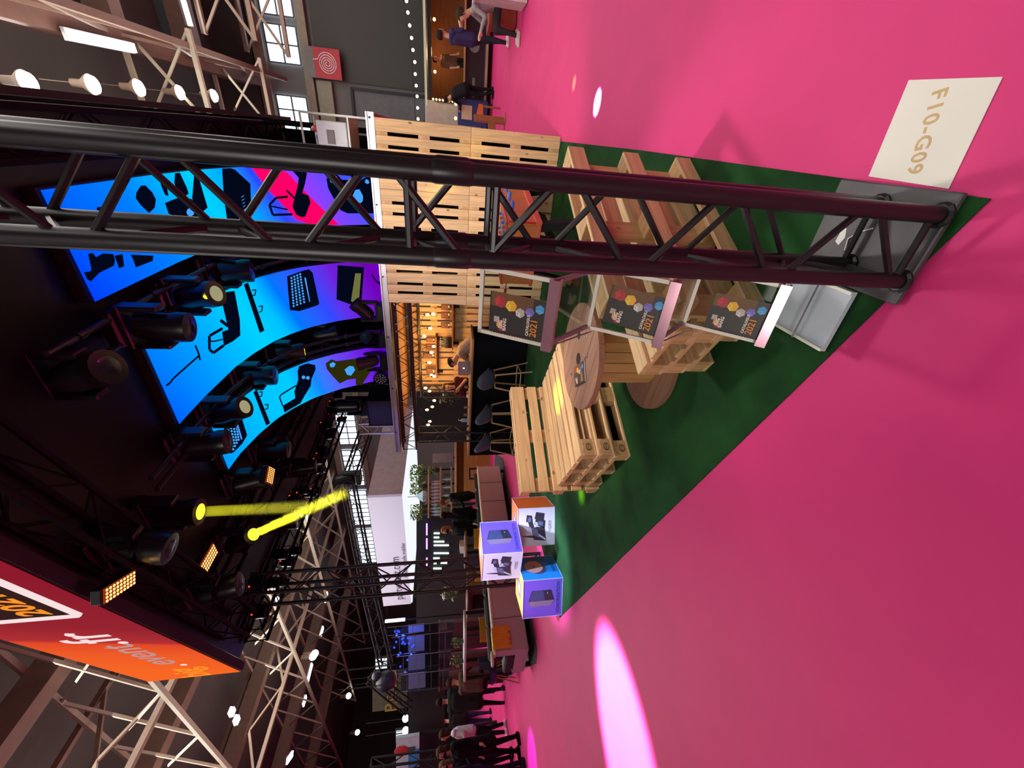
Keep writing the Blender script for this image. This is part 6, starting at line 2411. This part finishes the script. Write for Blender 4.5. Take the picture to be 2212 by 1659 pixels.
# bottle bar under the canopy
fB = k0.y + 1.2
bw0, bw1 = at(978, 880, f=fB), at(978, 1078, f=fB)
t = thing('wood_bar', 'long warm wooden bar block below the bottle shelves', 'bar counter', Vector(((bw0.x + bw1.x) / 2, fB, 0)), 0)
wl = abs(bw0.x - bw1.x)
MB().box((0, 0, .46), (wl, .6, .92)).build('front', WOODB, t)
MB().box((0, 0, 1.20), (wl + .1, .7, .06), bev=.006).build('top', wood('bar_top_light', (206, 160, 100), 'X', rnd=0), t)
MB().box((0, .1, 1.05), (wl, .4, .26)).build('upper_block', wood('bar_upper', (150, 92, 40), 'X', rnd=0), t)
t = thing('metal_stool', 'black metal bar stool in front of the wooden bar', 'bar stool', pos(1060, 1022, fB - 1.0, .0), 0.3)
MB().box((0, 0, .76), (.38, .38, .04)).build('seat', MATT, t)
for sx in (-1, 1):
    for sy in (-1, 1):
        MB().tube((sx * .16, sy * .16, .75), (sx * .2, sy * .2, 0), .016, 6).build('leg', MATT, t)
fS = fB + 1.1
sx0, sx1 = at(950, 1010, f=fS).x, at(950, 1115, f=fS).x
shz = [at(926, 1060, f=fS).z, at(952, 1060, f=fS).z, at(975, 1060, f=fS).z]
t = thing('bottle_rack', 'open bottle rack with three wooden boards and black posts', 'shelf', Vector(((sx0 + sx1) / 2, fS, 0)), 0)
rw = abs(sx0 - sx1)
for z in shz:
    MB().box((0, 0, z), (rw, .36, .06), bev=.005).build('board', wood('rack_board', (196, 152, 100), 'X', rnd=.05), t)
for k in range(4):
    x = -rw / 2 + .1 + k * (rw - .2) / 3
    MB().box((x, .1, (shz[0]) / 2), (.05, .05, shz[0])).build('post', MATT, t)
BT = [mat('bottle_pink', (206, 168, 172), 0.2), mat('bottle_green', (70, 96, 50), 0.2), mat('bottle_pale', (188, 206, 210), 0.15)]
bt0 = {}
r5 = random.Random(9)
for row, (z, n0, n1) in enumerate(((shz[1], 1038, 1112), (shz[2], 1022, 1100))):
    nb = 20 if row == 0 else 9
    for i in range(nb):
        y = n0 + (n1 - n0) * (i + .5) / nb
        mi = (0 if i < 14 else 2) if row == 0 else (2 if i % 2 else 1)
        p = Vector((at(950, y, f=fS - .06).x, fS - .06 - .08 * (i % 2), z + .031))
        if mi not in bt0:
            o = thing('wine_bottle', 'x', 'bottle', p, 0)
            MB().lathe([(.034, 0), (.038, .01), (.038, .19), (.014, .26), (.014, .31)], 10).build('glass_body', BT[mi], o, True)
            MB().lathe([(.0155, .28), (.0155, .315)], 8).build('cap', WHITEP, o)
            bt0[mi] = o
        else:
            o = copy_thing(bt0[mi], loc=p)
        o['label'] = ('pink glass bottle in the row on the middle rack board', 'green bottle on the lowest rack board', 'pale clear bottle on the bottle rack')[mi]
        o['group'] = ('pink bottles on the rack', 'green bottles on the rack', 'pale bottles on the rack')[mi]
for i, (x, y, rad) in enumerate(((920, 1020, .30), (920, 1050, .34), (918, 1105, .32), (968, 1088, .26), (957, 1015, .2))):
    z = shz[0] if x < 930 else shz[2]
    z = z if x != 957 else shz[1]
    plant(('bushy green plant at the right end of the top rack board', 'spiky bright green plant in the middle of the top rack board', 'leafy green plant at the left end of the top rack board', 'green plant on the lowest rack board behind the black suit person', 'small green plant on the middle rack board right end')[i],
          Vector((at(x, y, f=fS).x, fS - .02, z + .032)), rad, .5 if i < 3 else .35, 110, 20 + i, False, .1, .5, 'plants on the bottle rack')
p = at(914, 1072, f=fS - 1.0)
t = thing('glass_pendant', 'clear glass pendant lamp hanging under the white canopy', 'pendant lamp', p, 0)
MB().lathe([(.03, .22), (.1, .16), (.2, 0), (.17, -.12), (.02, -.15)], 16, caps=False).build('glass_shade', mat('pendant_glass', (190, 214, 214), 0.1, 0.3), t, True)
MB().tube((0, 0, .2), (0, 0, cz - .06 - p.z), .01, 5).build('cord', MATT, t)
MB().ball((0, 0, 0), .05, u=8, v=6).build('bulb', glow('pendant_bulb', (235, 250, 245), 3), t)

# grey notice board, black wall with tube lights
p = at(957, 989, f=fS - .3)
t = thing('display_board', 'plain mauve grey board beside the bottle rack', 'board', p, 0)
MB().box((0, 0, 0), (.34, .04, .78)).build('panel', mat('board_mauve', (160, 138, 140), 0.6), t)
MB().box((0, .03, -.3 - p.z / 2), (.05, .05, p.z - .6 + .5)).build('post', MATT, t)
fw_ = fS + .6
xa, xb = at(950, 1112, f=fw_).x, at(950, 1345, f=fw_).x
t = thing('black_partition', 'tall black partition wall with the lit tubes on it', 'partition', Vector(((xa + xb) / 2, fw_ + .1, 0)), 0)
MB().box((0, 0, 1.36), (abs(xa - xb), .1, 2.7)).build('panel', mat('partition_black', (22, 22, 26), 0.7), t)
MB().box((0, 0, .02), (abs(xa - xb), .3, .04)).build('foot', MATT, t)
TW_ = glow('tube_white_green', (225, 250, 240), 3.0)
TP_ = glow('tube_violet', (196, 150, 255), 2.4)
k = 0
for x0, x1, y in ((937, 950, 1152), (937, 949, 1161), (937, 960, 1170), (937, 970, 1178), (937, 970, 1195), (936, 950, 1206), (937, 943, 1217), (952, 966, 1216), (936, 954, 1228)):
    p, q = at(x0, y, f=fw_), at(x1, y, f=fw_)
    t = thing('tube_lamp', 'vertical white tube lamp on the black wall, %s from the right' % ('first', 'second', 'third', 'fourth', 'fifth', 'sixth', 'seventh upper piece', 'seventh lower piece', 'last')[k], 'tube lamp', (p + q) / 2, 0, 'vertical tube lamps on the black wall')
    d = (q - p) / 2
    MB().tube(-d, d, .035, 8).build('tube', TW_, t, True)
    MB().tube(d * .97, d * 1.06, .04, 8).build('end_cap', MATT, t)
    k += 1
for k, (y0, y1) in enumerate(((1131, 1156), (1163, 1186), (1205, 1222))):
    p, q = at(922, y0, f=fw_ - .05), at(922, y1, f=fw_ - .05)
    t = thing('tube_lamp', 'level violet white tube lamp above the vertical tubes, %s from the right' % ('first', 'second', 'third')[k], 'tube lamp', (p + q) / 2, 0, 'level tube lamps on the black wall')
    d = (q - p) / 2
    MB().tube(-d, d, .03, 8).build('tube', TP_, t, True)
    MB().tube(d, d * 1.08, .034, 8).build('end_cap', MATT, t)
p, q = at(832, 1342, f=10.5), at(875, 1338, f=10.5)
t = thing('tube_lamp', 'single white tube lamp standing left of the canopy', 'tube lamp', (p + q) / 2, 0)
MB().tube((p - q) / 2, (q - p) / 2, .04, 8).build('tube', glow('tube_lilac', (220, 215, 255), 3), t, True)
MB().tube((q - p) / 2, (q - p) / 2 + Vector((0, 0, -1.6)), .02, 6).build('stand', MATT, t)

# clear hanging panels with small blue lights, white banners and red boxes behind
fP = 10.0
PG = glass('clear_panel', (214, 218, 236), 0.80, 0.08)
for i, (y0, y1) in enumerate(((1348, 1366), (1370, 1408), (1412, 1448), (1452, 1488))):
    xl, xr = 836 + i * 10, 982 - i * 4
    c0_, c1_ = at(xl, (y0 + y1) / 2, f=fP), at(xr, (y0 + y1) / 2, f=fP)
    w = abs(at(900, y0, f=fP).x - at(900, y1, f=fP).x)
    h = c0_.z - c1_.z
    t = thing('clear_panel', 'hanging clear acrylic panel, %s from the canopy side' % ('first and narrowest', 'second', 'third', 'fourth')[i], 'screen', (c0_ + c1_) / 2, 0, 'hanging clear panels of the left stand')
    MB().box((0, 0, 0), (w, .012, h)).build('sheet', PG, t)
    mb = MB()
    for k in range(4):
        mb.box((0, -.01, -h / 2 + h * (k + .5) / 4), (w, .014, .012))
    mb.box((w / 2, -.01, 0), (.014, .016, h))
    mb.build('seams', mat('panel_seam', (120, 120, 140), 0.4), t)
    MB().tube((0, 0, h / 2), (0, 0, h / 2 + 1.2), .008, 5).build('hanger', MATT, t)
    xb0, xb1 = 882 + i * 0, 916 + i * 1
    pb0, pb1 = at(xb0, (y0 + y1) / 2, f=fP + .8), at(xb1, (y0 + y1) / 2, f=fP + .8)
    t = thing('white_banner', 'white banner with grey lettering behind the %s clear panel' % ('first', 'second', 'third', 'fourth')[i], 'banner', (pb0 + pb1) / 2, 0, 'white banners behind the clear panels')
    MB().box((0, 0, 0), (w * .98, .03, pb0.z - pb1.z)).build('cloth', mat('banner_white', (196, 204, 224), 0.6), t)
    MB().tube((0, 0, 0), (0, 0, 2.0), .008, 5).build('hanger', MATT, t)
    pr = at(955, (y0 + y1) / 2, f=fP + .9)
    t = thing('red_box', 'dull red display box behind the %s clear panel' % ('first', 'second', 'third', 'fourth')[i], 'box', Vector((pr.x, pr.y, 0)), .3, 'red display boxes behind the clear panels')
    MB().box((0, 0, .85), (.3, .4, 1.7)).build('body', mat('box_dull_red', (112, 52, 52), 0.6), t)
    MB().box((0, 0, 1.72), (.33, .44, .04)).build('lid', mat('box_lid', (150, 90, 80), 0.6), t)
BLUEL = glow('blue_spark', (60, 90, 255), 3.0)
b0_ = None
r6 = random.Random(4)
for i in range(26):
    p = at(868 + r6.gauss(0, 14), 1362 + abs(r6.gauss(0, 40)), f=fP + .35)
    if b0_ is None:
        b0_ = thing('blue_spark_lamp', 'tiny blue lamp glowing behind the clear panels', 'lamp', p, 0, 'tiny blue lamps behind the clear panels')
        MB().ball((0, 0, 0), .028, u=7, v=5).build('bulb', BLUEL, b0_)
        MB().tube((0, 0, .02), (0, 0, .2), .004, 4).build('wire', MATT, b0_)
        btr = tree_of(b0_)
    else:
        copy_thing(b0_, loc=p, tree=btr)
point('blue_fill', at(880, 1375, f=fP + .2), (.15, .2, 1), 20, .3)
high_table('white high table with small plants in front of the clear panels', pos(1000, 1395, 9.2, .009), BZ + .3, 1.5, .55, 1.1, WHITEP)
plant('small green pot plant on the white high table, right one', pos(1000, 1385, 9.2, 1.136), .12, .16, 40, 31, False, .06, .3, 'pot plants on the white high table')
plant('small green pot plant on the white high table, left one', pos(1000, 1428, 9.25, 1.136), .12, .16, 40, 32, False, .06, .3, 'pot plants on the white high table')

# farther stands at the left
def stand_board(name, label, cat, x0, x1, y0, y1, f, m, extra=None):
    pA, pB = at(x0, y0, f=f), at(x1, y1, f=f)
    c = Vector(((pA.x + pB.x) / 2, f, 0))
    w = abs(at((x0 + x1) / 2, y0, f=f).x - at((x0 + x1) / 2, y1, f=f).x)
    z1, z0 = at(x0, (y0 + y1) / 2, f=f).z, at(x1, (y0 + y1) / 2, f=f).z
    t = thing(name, label, cat, c, 0)
    MB().box((0, 0, (z0 + z1) / 2), (w, .1, z1 - z0)).build('panel', m, t)
    for sx in (-1, 1):
        MB().box((sx * (w / 2 - .05), .08, z0 / 2 + .05), (.06, .06, max(.1, z0 + .1))).build('post', MATT, t)
    return t, c, w, z0, z1


stand_board('dark_partition', 'dark partition behind the white flowers, left of the warm bar wall', 'partition', 900, 1030, 822, 950, 13.6, mat('partition_black', (22, 22, 26)))
t, c, w, z0, z1 = stand_board('sign_board', 'olive grey sign board with gold capital letters', 'sign', 805, 880, 1450, 1530, 12.5, mat('board_olive', (84, 80, 66), 0.6))
text('lettering', 'PAGE', .5, mat('letter_gold', (176, 150, 84), 0.4, .3), T(-w * .02, -.06, z0 + (z1 - z0) * .45) @ Matrix.Rotation(PI / 2, 4, 'X'), t, bold=.004, extrude=.01)
stand_board('black_wall', 'plain black stand wall behind the walkers', 'partition', 882, 960, 1488, 1659, 12.2, mat('partition_black', (22, 22, 26)))
t, c, w, z0, z1 = stand_board('poster', 'blue and white poster with a person in red on the black wall', 'poster', 856, 906, 1588, 1655, 11.9, mat('poster_pale', (176, 190, 204), 0.5))
MB().box((-w * .2, -.055, z0 + (z1 - z0) * .25), (w * .55, .01, (z1 - z0) * .45)).build('blue_field', mat('poster_blue', (50, 130, 190), 0.5), t)
MB().ball((w * .08, -.06, z0 + (z1 - z0) * .78), 1.0, (.16, .02, .2), 10, 7).build('red_figure', mat('poster_red', (176, 50, 56), 0.5), t)
MB().box((w * .05, -.056, z0 + (z1 - z0) * .45), (.2, .014, (z1 - z0) * .5)).build('dark_figure', mat('poster_dark', (70, 70, 84), 0.5), t)
for i, (x, y, s_) in enumerate(((834, 1471, .26), (814, 1461, .13))):
    p = at(x, y, f=11.6)
    t = thing('balloon', ('large dark balloon in front of the gold lettering', 'small dark balloon above the gold lettering')[i], 'balloon', p, 0, 'dark balloons')
    MB().ball((0, 0, 0), s_, (1, 1, 1.08)).build('skin', mat('balloon_dark', (40, 42, 54), 0.35), t, True)
    MB().tube((0, 0, s_), (0, 0, s_ + .6), .008, 5).build('string', MATT, t)
for k, (x, y, l) in enumerate(((824, 1432, 'white'), (868, 1586, 'second white'))):
    p = at(x, y, f=13)
    t = thing('light_sign', '%s lit sign in the distance above the left stands' % l, 'sign', p, 0, 'lit signs in the distance')
    MB().box((0, 0, 0), (.38, .06, .4)).build('housing', MATT, t)
    for j in range(3):
        MB().box((-.12 + j * .12, -.035, 0), (.07, .01, .34)).build('lit_bar', glow('sign_lit', (225, 245, 245), 2.0), t)
for (x, y) in ((876, 1552), (876, 1578)):
    p = at(x, y, f=12.8)
    t = thing('round_lamp', 'bright round lamp between the two lit signs on the left', 'lamp', p, 0, 'round lamps on the left')
    MB().ball((0, 0, 0), .10).build('globe', glow('globe_pink', (255, 235, 245), 5), t)
    MB().tube((0, 0, .08), (0, 0, 1.2), .01, 5).build('cord', MATT, t)
# hung black trusses of the left stands
def hung(label, pts, s=.3):
    for i, (p, q) in enumerate(zip(pts, pts[1:])):
        d = q - p
        M = Matrix.Translation(p) @ d.to_track_quat('Z', 'Y').to_matrix().to_4x4()
        truss('hung_truss', label[i], 'truss', d.length, s, .026, .010, .42, MATT, M, 'hung black trusses over the left stands', fine=False)


hung(['hung black truss running from the deck end to the bend with a lamp', 'hung black truss from the bend along the white canopy', 'hung black truss beyond the canopy towards the left'],
     [at(790, 935, f=12.0), at(752, 1045, f=11.2), at(800, 1290, f=11.4), at(836, 1440, f=11.4)])
hung(['curved black truss dropping at the gold lettering', 'curved black truss running out behind the walkers'], [at(800, 1462, f=11.8), at(846, 1500, f=11.8), at(884, 1530, f=11.8)], .24)
hung(['black truss along the bottom left behind the poster'], [at(800, 1659, f=10.4), at(950, 1640, f=10.4)], .26)
moving_head('moving head standing on the bend of the hung black truss', at(747, 1032, f=11.1), (-.3, 0, 1), 1.0, None, True)
